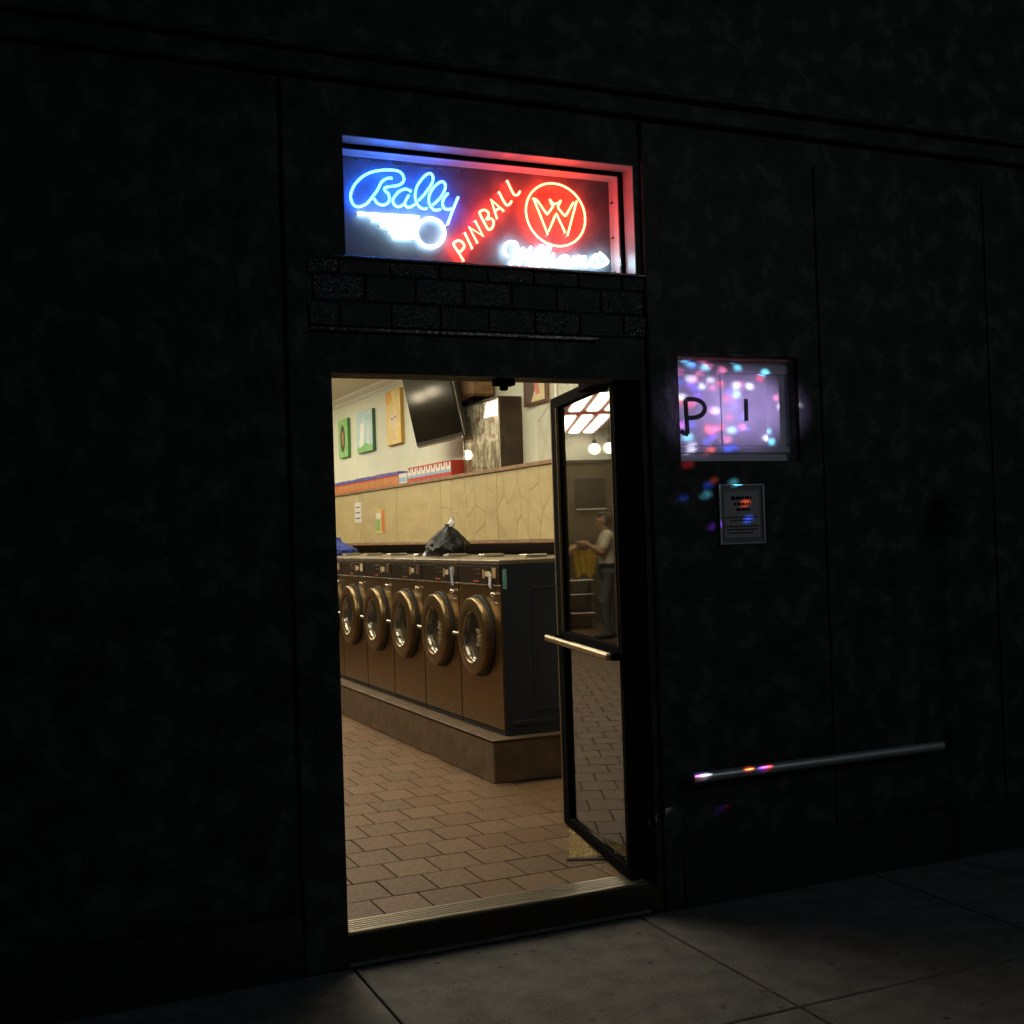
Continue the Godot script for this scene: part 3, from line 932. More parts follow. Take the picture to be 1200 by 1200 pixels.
	if odd == "end" or odd == "second":
		var slip := part(o, "paper_slip", box_mesh(Vector3(0.0012, 0.10 if odd == "end" else 0.12, 0.042), 0.0), M.paper if odd == "end" else M.blue_paper, Vector3(-0.016, 0.925 if odd == "end" else 0.935, -0.12 if odd == "end" else -0.075))
		slip.rotation = Vector3(0.45 if odd == "end" else 0.12, 0.0, 0.14)
		# washing pressed against the glass
		var b := Builder.new()
		var f := FastNoiseLite.new()
		f.seed = 5 if odd == "end" else 9
		f.frequency = 14.0
		var n := 14
		var grid := []
		for i in n + 1:
			for j in n + 1:
				var u := float(i) / n - 0.5
				var v := float(j) / n - 0.5
				var wob := f.get_noise_2d(u, v)
				grid.append(Vector3(-0.020 - 0.012 * wob, v * (0.16 if odd == "second" else 0.10) + 0.02 * f.get_noise_2d(u + 3.0, v), u * 0.075 + 0.03 * f.get_noise_2d(v, 7.0)))
		for i in n:
			for j in n:
				var a := i * (n + 1) + j
				b.face([grid[a], grid[a + 1], grid[a + n + 2], grid[a + n + 1]], Vector3.LEFT)
		part(door, "laundry", b.done(), M.cream, Vector3(-0.006, -0.02 if odd == "second" else -0.01, 0.05))
	return o

func build_washers() -> void:
	var labels := [
		"end washer with its dark navy side bare and a white slip on the console",
		"washer next to the navy-sided end one, blue-white card on its console",
		"third washer from the navy-sided end of the row",
		"fourth washer from the navy-sided end of the row",
		"fifth washer from the navy-sided end of the row",
		"sixth washer from the navy-sided end of the row",
		"seventh washer from the navy-sided end of the row",
		"eighth washer from the navy-sided end of the row",
		"ninth washer from the navy-sided end, farthest from the door"]
	for k in 9:
		make_washer(labels[k], Vector3(2.79, 0.2535, -6.525 - 0.690 * k), [M.tan, M.tan, M.brown_card, M.brown_card, M.cream, M.tan, M.brown_card, M.cream, M.tan][k], "end" if k == 0 else "second" if k == 1 else "")

# ------------------------------------------------------------------ soft bags
func bag_mesh(rx: float, rz: float, h: float, neck: float, seed_: int) -> ArrayMesh:
	var f := FastNoiseLite.new()
	f.seed = seed_
	f.frequency = 1.0
	var rows := 26
	var cols := 44
	var g := []
	for i in rows + 1:
		var v := float(i) / rows
		var prof := pow(maxf(sin(PI * clampf(0.30 + v * 0.70, 0.0, 1.0)), 0.0), 0.9) * (1.0 - 0.30 * v)
		prof = maxf(prof, neck * (1.0 if v > 0.8 else 0.0))
		if i == 0:
			prof = 0.0
		for j in cols:
			var t := TAU * j / cols
			var fold := 0.07 * sin(t * 7.0 + 2.0 * f.get_noise_2d(v * 2.0, 1.0)) * v + 0.10 * f.get_noise_3d(cos(t) * 2.2, v * 2.6, sin(t) * 2.2) + 0.05 * f.get_noise_3d(cos(t) * 6.0, v * 6.0, sin(t) * 6.0)
			var r := prof * (1.0 + fold * 1.6)
			g.append(Vector3(cos(t) * r * rx + 0.02 * v, maxf(v * h + 0.03 * h * fold, 0.0), sin(t) * r * rz))
	var nor := []
	for i in rows + 1:
		for j in cols:
			var a: Vector3 = g[mini(i + 1, rows) * cols + j] - g[maxi(i - 1, 0) * cols + j]
			var c: Vector3 = g[i * cols + (j + 1) % cols] - g[i * cols + (j + cols - 1) % cols]
			var n := a.cross(c).normalized()
			var out := Vector3(cos(TAU * j / cols), 0.05 if i > 0 else -3.0, sin(TAU * j / cols))
			if n == Vector3.ZERO:
				n = Vector3.DOWN if i == 0 else Vector3.UP
			nor.append(n if n.dot(out) >= 0.0 else -n)
	var b := Builder.new()
	for i in rows:
		for j in cols:
			var k := (j + 1) % cols
			var q := [i * cols + j, i * cols + k, (i + 1) * cols + k, (i + 1) * cols + j]
			b.tri(g[q[0]], g[q[1]], g[q[2]], nor[q[0]], nor[q[1]], nor[q[2]])
			b.tri(g[q[0]], g[q[2]], g[q[3]], nor[q[0]], nor[q[2]], nor[q[3]])
	return b.done()

func build_bags() -> void:
	var y := 0.2535 + 1.0455
	var o := thing("garbage_bag", "black plastic bag tied with a white end on top of the washers", "bag", Vector3(3.24, y, -8.60))
	part(o, "sack", bag_mesh(0.17, 0.235, 0.245, 0.13, 4), M.bag_black)
	part(o, "tie", bag_mesh(0.030, 0.034, 0.075, 0.5, 8), M.paper, Vector3(0.03, 0.222, 0.012), "white tied end")
	part(o, "loose_end", bag_mesh(0.022, 0.024, 0.05, 0.4, 9), M.paper, Vector3(-0.10, 0.0, -0.22), "white crumpled corner")
	var p := thing("laundry_bag", "rounded blue cloth bag on top of the far washers", "bag", Vector3(3.18, y, -11.60))
	part(p, "sack", bag_mesh(0.22, 0.33, 0.15, 0.1, 14), M.bag_blue)
	part(p, "knot", bag_mesh(0.05, 0.05, 0.05, 0.5, 15), M.bag_blue, Vector3(0.02, 0.125, 0.0))

# ------------------------------------------------------------------ things on the wall and the ledge
func canvas(label: String, z0: float, z1: float, y0: float, y1: float, tex: Texture2D, edge: Material, group := "", thick := 0.035) -> void:
	var o := thing("painting", label, "painting", Vector3(WALL_X - 0.002, y0, (z0 + z1) / 2.0), 0.0, group)
	var w := absf(z1 - z0)
	var h := y1 - y0
	bar(o, "stretcher", Vector3(-thick, 0, -w / 2), Vector3(0, h, w / 2), edge, 0.003)
	var b := Builder.new()
	b.quad_uv([Vector3(0, 0, -w / 2 + 0.003), Vector3(0, 0, w / 2 - 0.003), Vector3(0, h - 0.006, w / 2 - 0.003), Vector3(0, h - 0.006, -w / 2 + 0.003)], Vector3.LEFT)
	part(o, "print", b.done(), printed(tex), Vector3(-thick - 0.0012, 0.003, 0))

func build_wall_things() -> void:
	var g := "small canvases in a row on the cream wall"
	canvas("narrow green canvas with a brown oval figure", -13.77, -13.38, 2.41, 2.86, picture("green", 64, 96, func(u, v):
		var d := Vector2((u - 0.46) / 0.26, (v - 0.50) / 0.36).length()
		if d < 0.55: return Color(0.62, 0.46, 0.30)
		if d < 1.0: return Color(0.25, 0.20, 0.13)
		return Color(0.55, 0.76, 0.46)), paint(0.08, 0.30, 0.06), g)
	canvas("pale blue canvas with white shapes above a green strip", -13.0, -12.41, 2.41, 2.865, picture("blue", 96, 96, func(u, v):
		if v > 0.82 + 0.04 * sin(u * 9.0): return Color(0.52, 0.76, 0.46)
		if absf(u - 0.30 - 0.04 * sin(v * 5.0)) < 0.13 and v > 0.28: return Color(0.92, 0.92, 0.90)
		if absf(u - 0.72) < 0.07 and v > 0.38: return Color(0.86, 0.88, 0.86)
		return Color(0.72, 0.84, 0.85)), paint(0.05, 0.16, 0.08), g)
	canvas("tall yellow canvas with a pale pink face-like blob", -11.92, -11.45, 2.41, 2.97, picture("yellow", 80, 110, func(u, v):
		if Vector2((u - 0.40) / 0.04, (v - 0.52) / 0.025).length() < 1.0 or Vector2((u - 0.62) / 0.04, (v - 0.50) / 0.025).length() < 1.0: return Color(0.30, 0.24, 0.22)
		if Vector2((u - 0.52) / 0.26, (v - 0.56) / 0.16).length() < 1.0: return Color(0.93, 0.84, 0.72)
		if absf(u - 0.52) < 0.10 + 0.05 * sin(v * 14.0) and v > 0.6 and v < 0.92: return Color(0.84, 0.72, 0.64)
		if Vector2((u - 0.2) / 0.22, (v - 0.12) / 0.12).length() < 1.0: return Color(0.93, 0.66, 0.22)
		return Color(0.93, 0.82, 0.52)), paint(0.55, 0.30, 0.04), g)
	canvas("grey canvas beyond the green one, mostly hidden by the door jamb", -14.75, -14.22, 2.40, 2.84, picture("grey", 48, 64, func(u, v): return Color(0.44, 0.42, 0.48).lerp(Color(0.6, 0.58, 0.6), 0.5 + 0.5 * sin(u * 7.0 + v * 3.0))), paint(0.12, 0.12, 0.14), g)
	canvas("cream framed picture with a pink limb-like stroke, high above the stone pattern", -8.46, -8.05, 2.435, 2.95, picture("limb", 80, 100, func(u, v):
		if u < 0.10 or u > 0.93 or v < 0.05 or v > 0.95: return Color(0.30, 0.17, 0.08)
		if absf(u - 0.56 - 0.5 * (v - 0.7)) < 0.10 and v > 0.45 and v < 0.86: return Color(0.83, 0.50, 0.46)
		if u < 0.42 + 0.1 * sin(v * 11.0) and v > 0.3: return Color(0.34, 0.25, 0.19)
		return Color(0.86, 0.80, 0.60)), M.wood_trim, "", 0.03)
	# glazed display box standing on the ledge
	var d := thing("display_case", "shallow dark display box with a glazed silvery poster on the ledge", "poster box", Vector3(3.70, 1.961, -8.945))
	bar(d, "case", Vector3(0.004, 0.0, -0.38), Vector3(0.196, 0.575, 0.38), M.dark_wood, 0.004)
	var b := Builder.new()
	b.quad_uv([Vector3(0, 0.012, -0.368), Vector3(0, 0.012, 0.368), Vector3(0, 0.563, 0.368), Vector3(0, 0.563, -0.368)], Vector3.LEFT)
	var f := FastNoiseLite.new()
	f.seed = 12
	f.frequency = 1.0
	part(d, "poster", b.done(), printed(picture("foil", 160, 128, func(u, v):
		var k := f.get_noise_2d(u * 9.0, v * 2.6) + 0.6 * f.get_noise_2d(u * 26.0, v * 9.0)
		var c := Color(0.95, 0.93, 0.84).lerp(Color(0.42, 0.35, 0.18), clampf(0.18 + k * 1.2 + (0.35 if v > 0.6 else 0.0), 0.0, 1.0))
		if f.get_noise_2d(u * 5.0 + 9.0, v * 5.0) > 0.28 and v < 0.6: c = c.lerp(Color(0.55, 0.22, 0.16), 0.6)
		return c), 0.3), Vector3(0.0028, 0, 0))
	var foil: StandardMaterial3D = d.get_node("poster").material_override
	foil.metallic = 0.35
	foil.roughness = 0.28
	part(d, "glazing", box_mesh(Vector3(0.003, 0.551, 0.736)), M.pane, Vector3(-0.004, 0.2875, 0))
	for q in [[0.0, 0.012, -0.38, 0.38], [0.563, 0.575, -0.38, 0.38]]:
		bar(d, "frame", Vector3(-0.010, q[0], q[2]), Vector3(0.0035, q[1], q[3]), M.tv_case, 0.002)
	for q in [[-0.38, -0.369], [0.369, 0.38]]:
		bar(d, "frame", Vector3(-0.010, 0.0125, q[0]), Vector3(0.0035, 0.5625, q[1]), M.bright_steel, 0.002)
	# television on a tilting bracket
	var t := thing("television", "black flat television tilted down from its wall bracket", "television", Vector3(3.615, 2.268, -9.70))
	var scr := Node3D.new()
	var tilt := 0.20
	var add := func(called: String, size: Vector3, at: Vector3, mat: Material, bevel := 0.003) -> void:
		var p := part(t, called, box_mesh(size, bevel), mat)
		p.transform = Transform3D(Basis(Vector3(0, 0, 1), tilt), Basis(Vector3(0, 0, 1), tilt) * at)
	add.call("case", Vector3(0.05, 0.665, 1.16), Vector3(0.026, 0.3335, 0), M.tv_case, 0.006)
	add.call("screen", Vector3(0.004, 0.615, 1.12), Vector3(-0.0012, 0.345, 0), M.screen, 0.0)
	add.call("silver_edge", Vector3(0.014, 0.012, 1.10), Vector3(0.004, -0.0065, 0.01), M.bright_steel, 0.003)
	add.call("side_edge", Vector3(0.010, 0.66, 0.006), Vector3(0.01, 0.333, 0.5835), M.bright_steel, 0.002)
	scr.free()
	bar(t, "bracket_arm", Vector3(0.0, 0.30, -0.05), Vector3(0.282, 0.36, 0.05), M.tv_case, 0.004)
	bar(t, "wall_plate", Vector3(0.262, 0.15, -0.16), Vector3(0.283, 0.50, 0.16), M.tv_case, 0.003)
	# tan speaker on a dark stand beside the television
	var s := thing("speaker", "small tan wooden speaker on a dark bracket beside the television", "speaker", Vector3(3.66, 2.60, -9.25))
	bar(s, "speaker_box", Vector3(0.02, 0.0, -0.19), Vector3(0.236, 0.26, 0.17), M.wood_trim, 0.02)
	bar(s, "speaker_cloth", Vector3(0.014, 0.02, -0.165), Vector3(0.0197, 0.24, 0.145), M.tan, 0.002)
	bar(s, "bracket", Vector3(0.10, -0.22, -0.16), Vector3(0.236, -0.0005, -0.09), M.tv_case, 0.004)
	var r := thing("sticker", "small red paper sticker on the wall above the poster box", "sticker", Vector3(WALL_X - 0.002, 2.67, -9.38))
	bar(r, "sheet", Vector3(-0.003, 0, -0.045), Vector3(0, 0.09, 0.045), M.red_card)
	bar(r, "backing", Vector3(-0.0015, -0.012, -0.06), Vector3(0.0005, 0.102, 0.06), M.white_card)
	# papers fixed to the bulkhead
	var n := thing("price_list", "narrow white price list taped to the tan bulkhead", "notice", Vector3(PANEL_X - 0.0015, 1.625, -12.15))
	bar(n, "sheet", Vector3(-0.003, 0, -0.12), Vector3(0, 0.21, 0.12), M.white_card)
	for k in 3:
		bar(n, "printed_line", Vector3(-0.0042, 0.04 + 0.058 * k, -0.08), Vector3(-0.0031, 0.05 + 0.058 * k, 0.08), M.ink)
	var fl := thing("flyer", "yellow and green flyer with an orange edge on the tan bulkhead", "flyer", Vector3(PANEL_X - 0.0015, 1.50, -11.39))
	bar(fl, "sheet", Vector3(-0.003, 0, -0.15), Vector3(0, 0.245, 0.15), paint(0.62, 0.50, 0.18, 0.6))
	bar(fl, "green_print", Vector3(-0.0042, 0.03, -0.13), Vector3(-0.0031, 0.14, 0.0), paint(0.22, 0.42, 0.12, 0.6))
	bar(fl, "white_print", Vector3(-0.0042, 0.15, -0.12), Vector3(-0.0031, 0.20, 0.02), M.white_card)
	bar(fl, "orange_print", Vector3(-0.0042, 0.01, 0.05), Vector3(-0.0031, 0.235, 0.145), M.orange)
	# cartons for sale on the ledge
	var y := 1.962
	for k in 10:
		var c := thing("orange_carton", "orange soap carton with a purple top in the long row on the ledge", "carton", Vector3(PANEL_X + 0.005, y, -10.93 - 0.238 * k), 0.0, "orange cartons on the ledge")
		bar(c, "box", Vector3(0, 0, -0.115), Vector3(0.11, 0.088, 0.115), M.orange, 0.003)
		bar(c, "band", Vector3(-0.0015, 0.028, -0.112), Vector3(-0.0002, 0.058, 0.112), paint(0.50, 0.24, 0.05, 0.5))
		bar(c, "stripe", Vector3(-0.0015, 0.076, -0.112), Vector3(-0.0002, 0.087, 0.112), M.red_card)
		bar(c, "top", Vector3(0.0, 0.0885, -0.115), Vector3(0.11, 0.122 + 0.002 * (k % 3), 0.115), M.purple, 0.003)
	var w := thing("blue_carton", "small pale blue and white carton between the orange and red rows", "carton", Vector3(PANEL_X + 0.005, y, -10.68))
	bar(w, "box", Vector3(0, 0, -0.115), Vector3(0.10, 0.092, 0.115), M.white_card, 0.003)
	bar(w, "stripe", Vector3(-0.0015, 0.012, -0.11), Vector3(-0.0002, 0.055, 0.11), M.sky_card)
	var cap := bar(w, "top", Vector3(0.0, 0.0925, -0.115), Vector3(0.1, 0.104, 0.08), M.purple, 0.002)
	cap.rotation.x = 0.0
	for k in 9:
		var c := thing("red_carton", "red carton with a white label in the short row on the ledge", "carton", Vector3(PANEL_X + 0.005, y, -9.465 - 0.126 * k), 0.0, "red cartons on the ledge")
		bar(c, "box", Vector3(0, 0, -0.061), Vector3(0.13, 0.132, 0.061), M.red_card, 0.003)
		bar(c, "label_white", Vector3(-0.0016, 0.056, -0.054), Vector3(-0.0002, 0.118, 0.054), M.white_card)
		bar(c, "label_blue", Vector3(-0.0016, 0.033, -0.060), Vector3(-0.0002, 0.055, 0.060), M.sky_card)
		bar(c, "label_dot", Vector3(-0.0030, 0.088, -0.018), Vector3(-0.0017, 0.128, 0.018), M.red_print)

# ------------------------------------------------------------------ lamps inside
func build_lamps() -> void:
	var zs := [-6.55, -10.0, -13.6, -17.0]
	var names := ["fluorescent ceiling light with a red glow painted on its housing, nearest the street door", "fluorescent ceiling light with a red glow painted on its housing, over the middle washers", "fluorescent ceiling light with a red glow painted on its housing, over the far washers", "fluorescent ceiling light with a red glow painted on its housing, by the back wall"]
	for k in 4:
		var o := thing("ceiling_light", names[k], "ceiling light", Vector3(1.55, CEIL, zs[k]), 0.0, "long fluorescent lights in a line on the ceiling")
		bar(o, "housing", Vector3(-0.40, -0.05, -1.36), Vector3(0.40, -0.001, 1.36), M.halo_red, 0.004)  # housing coloured red to stand for the glow round the lamps
		for j in 3:
			var x := -0.235 + 0.235 * j
			bar(o, "diffuser", Vector3(x - 0.072, -0.085, -1.30), Vector3(x + 0.072, -0.051, 1.30), M.lamp_lens, 0.012)
		for j in 4:
			var x := -0.3525 + 0.235 * j
			bar(o, "rib", Vector3(x - 0.03, -0.075, -1.33), Vector3(x + 0.03, -0.0505, 1.33), M.halo_red, 0.004)  # ribs carry the same painted red glow
		for j in 3:
			var l := AreaLight3D.new()
			l.name = "diffuser_light"
			l.area_size = Vector2(0.14, 2.6)
			l.light_energy = 0.32
			l.light_color = Color(1.0, 0.97, 0.87)
			l.shadow_enabled = true
			o.add_child(l, true)
			l.position = Vector3(-0.235 + 0.235 * j, -0.088, 0)
			l.rotation.x = -PI / 2
	var zw := [-7.4, -10.4, -13.4]  # unseen strips, added to brighten the upper wall
	for k in 3:
		var o := thing("added_strip_light", "added unseen fluorescent strip on the ceiling above the washers, " + ["near the street door", "above the television", "above the small canvases"][k], "ceiling light", Vector3(2.95, CEIL, zw[k]), 0.0, "added strips above the washers")
		bar(o, "housing", Vector3(-0.06, -0.045, -1.25), Vector3(0.06, -0.001, 1.25), M.white_card, 0.004)
		bar(o, "tube_cover", Vector3(-0.035, -0.075, -1.22), Vector3(0.035, -0.0455, 1.22), M.lamp_lens, 0.012)
		var l := AreaLight3D.new()
		l.name = "tube_light"
		l.area_size = Vector2(0.066, 2.4)
		l.light_energy = 0.85
		l.light_color = Color(1.0, 0.97, 0.86)
		l.shadow_enabled = true
		o.add_child(l, true)
		l.position = Vector3(0, -0.078, 0)
		l.rotation.x = -PI / 2
	for k in 2:
		var o := thing("pendant_lamp", "round globe lamp hanging near the two people, " + ["the one nearer the washers", "the one farther from the washers"][k], "lamp", Vector3([1.50, 1.31][k], CEIL, -15.35 + 0.1 * k), 0.0, "globe lamps")
		part(o, "cord", tube_mesh(PackedVector3Array([Vector3(0, 0, 0), Vector3(0, -0.43, 0)]), 0.006, 8), M.cord)
		part(o, "cap", lathe_mesh([[0.0, -0.42], [0.025, -0.42], [0.03, -0.45], [0.03, -0.475]], 16), M.cord)
		var ball := SphereMesh.new()
		ball.radius = 0.075
		ball.height = 0.15
		part(o, "globe", ball, M.globe, Vector3(0, -0.545, 0))
		var l := OmniLight3D.new()
		l.name = "globe_light"
		l.light_energy = 0.12
		l.light_color = Color(1.0, 0.9, 0.7)
		l.light_size = 0.06
		l.shadow_enabled = true
		o.add_child(l)
		l.position = Vector3(0, -0.545, 0)

# ------------------------------------------------------------------ the far end, seen mirrored in the door glass
func build_far_end() -> void:
	person("person in a pale shirt, grey trousers and wide dark belt holding a yellow cloth", Vector3(1.36, 0, -15.52), 0.0, Color(0.58, 0.55, 0.42), Color(0.10, 0.105, 0.11), Color(0.018, 0.013, 0.010), Color(0.34, 0.19, 0.11), false)
	person("person in a red cap and blue shirt reaching for the yellow cloth", Vector3(2.02, 0, -15.62), PI, Color(0.07, 0.11, 0.22), Color(0.03, 0.03, 0.035), Color(0.50, 0.05, 0.03), Color(0.36, 0.20, 0.12), true)
	# the cloth hangs between their hands
	var b := Builder.new()
	var n := 30
	var front := []
	for i in n + 1:
		for j in n + 1:
			var u := float(i) / n
			var v := float(j) / n
			var sag := 0.10 * sin(PI * u) * (1.0 - 0.4 * v)
			var p := Vector3(0.36 * u - 0.08 * v * (u - 0.5), -sag - v * (0.40 + 0.05 * sin(u * 9.0)), 0.035 * sin(u * 22.0 + v * 3.0) * (0.4 + v) - 0.10 * u)
			front.append(p)
	for i in n:
		for j in n:
			var a := i * (n + 1) + j
			for off in [Vector3.ZERO, Vector3(0, 0, 0.006)]:
				b.face([front[a] + off, front[a + 1] + off, front[a + n + 2] + off, front[a + n + 1] + off], Vector3(0, 0.1, 1 if off.z > 0 else -1))
	var c := thing("cloth", "yellow cloth hanging between the two people", "cloth", Vector3(1.50, 1.30, -15.50))
	part(c, "sheet", b.done(), paint(0.60, 0.43, 0.07, 0.8))
	var hb := Builder.new()
	for i in n:
		var a := front[i * (n + 1)] as Vector3
		var z := front[(i + 1) * (n + 1)] as Vector3
		hb.face([a + Vector3(0, 0, -0.003), z + Vector3(0, 0, -0.003), z + Vector3(0, -0.012, -0.003), a + Vector3(0, -0.012, -0.003)], Vector3(0, 0, -1))
	part(c, "hem", hb.done(), paint(0.58, 0.48, 0.16, 0.8))
	var t := thing("folding_table", "steel-edged folding table with two shelves by the back wall", "table", Vector3(1.95, 0, -17.55))
	for k in 3:
		bar(t, "shelf", Vector3(-0.55, [0.70, 0.50, 0.22][k], -0.35), Vector3(0.55, [0.735, 0.525, 0.245][k], 0.35), M.lid, 0.006)
	for q in [[-0.52, -0.32], [0.52, -0.32], [-0.52, 0.32], [0.52, 0.32]]:
		for seg in [[0.0, 0.2195], [0.2455, 0.4995], [0.5255, 0.6995]]:
			bar(t, "leg", Vector3(q[0] - 0.02, seg[0], q[1] - 0.02), Vector3(q[0] + 0.02, seg[1], q[1] + 0.02), M.lid, 0.003)
	var d := thing("notice_board", "large dark notice board with a pale ledge on the back wall", "board", Vector3(1.30, 1.80, FLOOR_BACK + 0.002))
	bar(d, "board", Vector3(-0.24, 0.02, 0), Vector3(0.24, 0.50, 0.03), M.tv_case, 0.003)
	bar(d, "ledge", Vector3(-0.24, 0.0, 0), Vector3(0.24, 0.0195, 0.06), M.white_card, 0.002)
	var e := thing("dark_cupboard", "tall dark green-brown cupboard against the back wall", "cupboard", Vector3(2.12, 0, FLOOR_BACK + 0.002))
	bar(e, "carcass", Vector3(-0.42, 0.0, 0), Vector3(0.42, 2.05, 0.35), M.dark_wood, 0.005)
	bar(e, "cupboard_door", Vector3(-0.405, 0.06, 0.3505), Vector3(-0.004, 2.02, 0.368), M.dark_wood, 0.004)
	bar(e, "cupboard_door", Vector3(0.004, 0.06, 0.3505), Vector3(0.405, 2.02, 0.368), M.dark_wood, 0.004)

# ------------------------------------------------------------------ the shop front
func build_front() -> void:
	var o := thing("shop_front", "black painted shop front around the lit doorway", "shop front", Vector3(1.80, -0.12, FRONT))
	var sec := func(x0: float, x1: float, y0: float, y1: float) -> void:
		bar(o, "wall_section", Vector3(x0, y0, INNER) - o.position, Vector3(x1, y1, FRONT) - o.position, M.black_wall)
	sec.call(-3.2, 1.187, -0.12, 5.2)
	sec.call(1.187, 2.50, 2.07, 2.509)
	sec.call(1.187, 1.255, 2.509, 2.966)
	sec.call(1.187, 2.50, 2.966, 5.2)
	sec.call(2.50, 2.68, -0.12, 5.2)
	sec.call(2.68, 3.30, -0.12, 1.733)
	sec.call(2.68, 3.30, 2.192, 5.2)
	sec.call(3.30, 6.6, -0.12, 5.2)
	bar(o, "door_jamb", Vector3(2.468, -0.004, INNER + 0.012) - o.position, Vector3(2.4995, 2.0695, FRONT - 0.012) - o.position, M.black_metal, 0.003)
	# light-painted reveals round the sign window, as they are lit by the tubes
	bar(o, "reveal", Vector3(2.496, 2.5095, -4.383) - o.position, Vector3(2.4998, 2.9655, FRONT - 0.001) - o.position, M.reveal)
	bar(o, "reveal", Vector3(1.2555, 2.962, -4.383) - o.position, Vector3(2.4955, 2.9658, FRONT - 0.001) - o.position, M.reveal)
	# mouldings
	bar(o, "moulding", Vector3(1.10, 2.222, FRONT + 0.0003) - o.position, Vector3(2.30, 2.240, FRONT + 0.022) - o.position, M.black_gloss, 0.004)
	bar(o, "moulding", Vector3(1.187, 2.498, FRONT + 0.0003) - o.position, Vector3(2.55, 2.5095, FRONT + 0.016) - o.position, M.black_gloss, 0.003)
	bar(o, "pilaster", Vector3(2.53, -0.12, FRONT + 0.0003) - o.position, Vector3(2.615, 3.15, FRONT + 0.02) - o.position, M.black_wall, 0.006)
	bar(o, "pilaster", Vector3(1.02, -0.12, FRONT + 0.0003) - o.position, Vector3(1.10, 3.15, FRONT + 0.02) - o.position, M.black_wall, 0.006)
	bar(o, "cornice", Vector3(-3.2, 3.16, FRONT + 0.0003) - o.position, Vector3(6.6, 3.24, FRONT + 0.05) - o.position, M.black_wall, 0.008)
	bar(o, "cornice", Vector3(-3.2, 3.2405, FRONT + 0.0003) - o.position, Vector3(6.6, 3.27, FRONT + 0.09) - o.position, M.black_wall, 0.008)
	for k in 4:
		var x := -3.0 + k * 1.0
		bar(o, "panel_board", Vector3(x, 0.12, FRONT + 0.0003) - o.position, Vector3(x + 0.94, 3.05, FRONT + 0.012) - o.position, M.black_wall, 0.006)
	for k in 3:
		var x := 3.42 + k * 1.0
		bar(o, "panel_board", Vector3(x, 0.12, FRONT + 0.0003) - o.position, Vector3(x + 0.94, 3.05, FRONT + 0.012) - o.position, M.black_wall, 0.006)
	bar(o, "skirting", Vector3(-3.2, -0.12, FRONT + 0.0003) - o.position, Vector3(1.015, 0.10, FRONT + 0.025) - o.position, M.black_gloss, 0.005)
	bar(o, "skirting", Vector3(2.62, -0.12, FRONT + 0.0003) - o.position, Vector3(6.6, 0.10, FRONT + 0.025) - o.position, M.black_gloss, 0.005)
	# glazed black bricks over the door
	var rows := [[2.2445, 2.334], [2.340, 2.434], [2.440, 2.4945]]
	for r in rows.size():
		var x := 1.123 - (0.1 if r != 1 else 0.0)
		while x < 2.52:
			var x0 := maxf(x + 0.003, 1.104)
			var x1 := minf(x + 0.197, 2.527)
			if x1 - x0 > 0.02:
				bar(o, "brick", Vector3(x0, rows[r][0], FRONT + 0.0003) - o.position, Vector3(x1, rows[r][1], FRONT + 0.009 + rng.randf_range(0.0, 0.003)) - o.position, M.brick[rng.randi() % 3], 0.0035)
			x += 0.2
	# lock block under the door head and the threshold
	var l := thing("door_catch", "small black catch fixed under the head of the doorway", "catch", Vector3(1.925, 2.07, -4.40))
	part(l, "block", box_mesh(Vector3(0.085, 0.022, 0.05), 0.004), M.black_metal, Vector3(0, -0.0115, 0))
	part(l, "bolt", lathe_mesh([[0.0, -0.018], [0.014, -0.018], [0.018, -0.012], [0.018, 0.0]], 14), M.black_metal, Vector3(0.0, -0.0225, 0))
	var t := thing("threshold", "worn metal threshold strip across the doorway", "threshold", Vector3(1.83, -0.005, -4.375))
	bar(t, "strip", Vector3(-0.640, 0.0, -0.07), Vector3(0.635, 0.012, 0.07), M.lid, 0.005)
	for k in 5:
		bar(t, "groove_rib", Vector3(-0.635, 0.0125, -0.05 + 0.022 * k), Vector3(0.63, 0.0145, -0.042 + 0.022 * k), M.lid, 0.001)
	structure("entrance_step", box_mesh(Vector3(1.28, 0.115, 0.15)), M.concrete, Vector3(1.8275, -0.063, -4.375))

func neon(label: String, group_strokes: Array, mat: Material, radius: float, piece: String, z := -4.449) -> Node3D:
	var o := thing("neon_sign", label, "neon sign", Vector3(group_strokes[0][0][0], group_strokes[0][0][1], z), 0.0, "neon signs in the transom window")
	for strokes in group_strokes:
		var first: MeshInstance3D = null
		for s in strokes:
			var p := PackedVector3Array()
			for k in range(0, s.size(), 2):
				p.append(Vector3(s[k], s[k + 1], z) - o.position)
			var closed: bool = p.size() > 20 and p[0].distance_to(p[p.size() - 1]) < 0.002
			if closed:
				p.remove_at(p.size() - 1)
				first = part(o if first == null else first, piece, tube_mesh(p, radius, 9, true), mat)
			else:
				var m := tube_mesh(smooth_path(p, 6) if p.size() > 4 else p, radius, 9)
				if first == null:
					first = part(o, piece, m, mat)
				else:
					part(first, "tube", m, mat)
			# glass stand-offs hold the tube off the board
			for e in [p[0], p[p.size() - 1]]:
				part(first, "stand_off", tube_mesh(PackedVector3Array([Vector3(0, 0, -0.001), Vector3(0, 0, -4.4745 - z)]), 0.0022, 6), M.clip, e)
				if closed:
					break
	return o

func lamp_beside(o: Node3D, at: Vector3, color: Color, energy: float) -> void:
	var l := OmniLight3D.new()
	l.name = "tube_light"
	l.light_color = color
	l.light_energy = energy
	l.light_size = 0.08
	l.shadow_enabled = true
	o.add_child(l, true)
	l.position = at - o.position

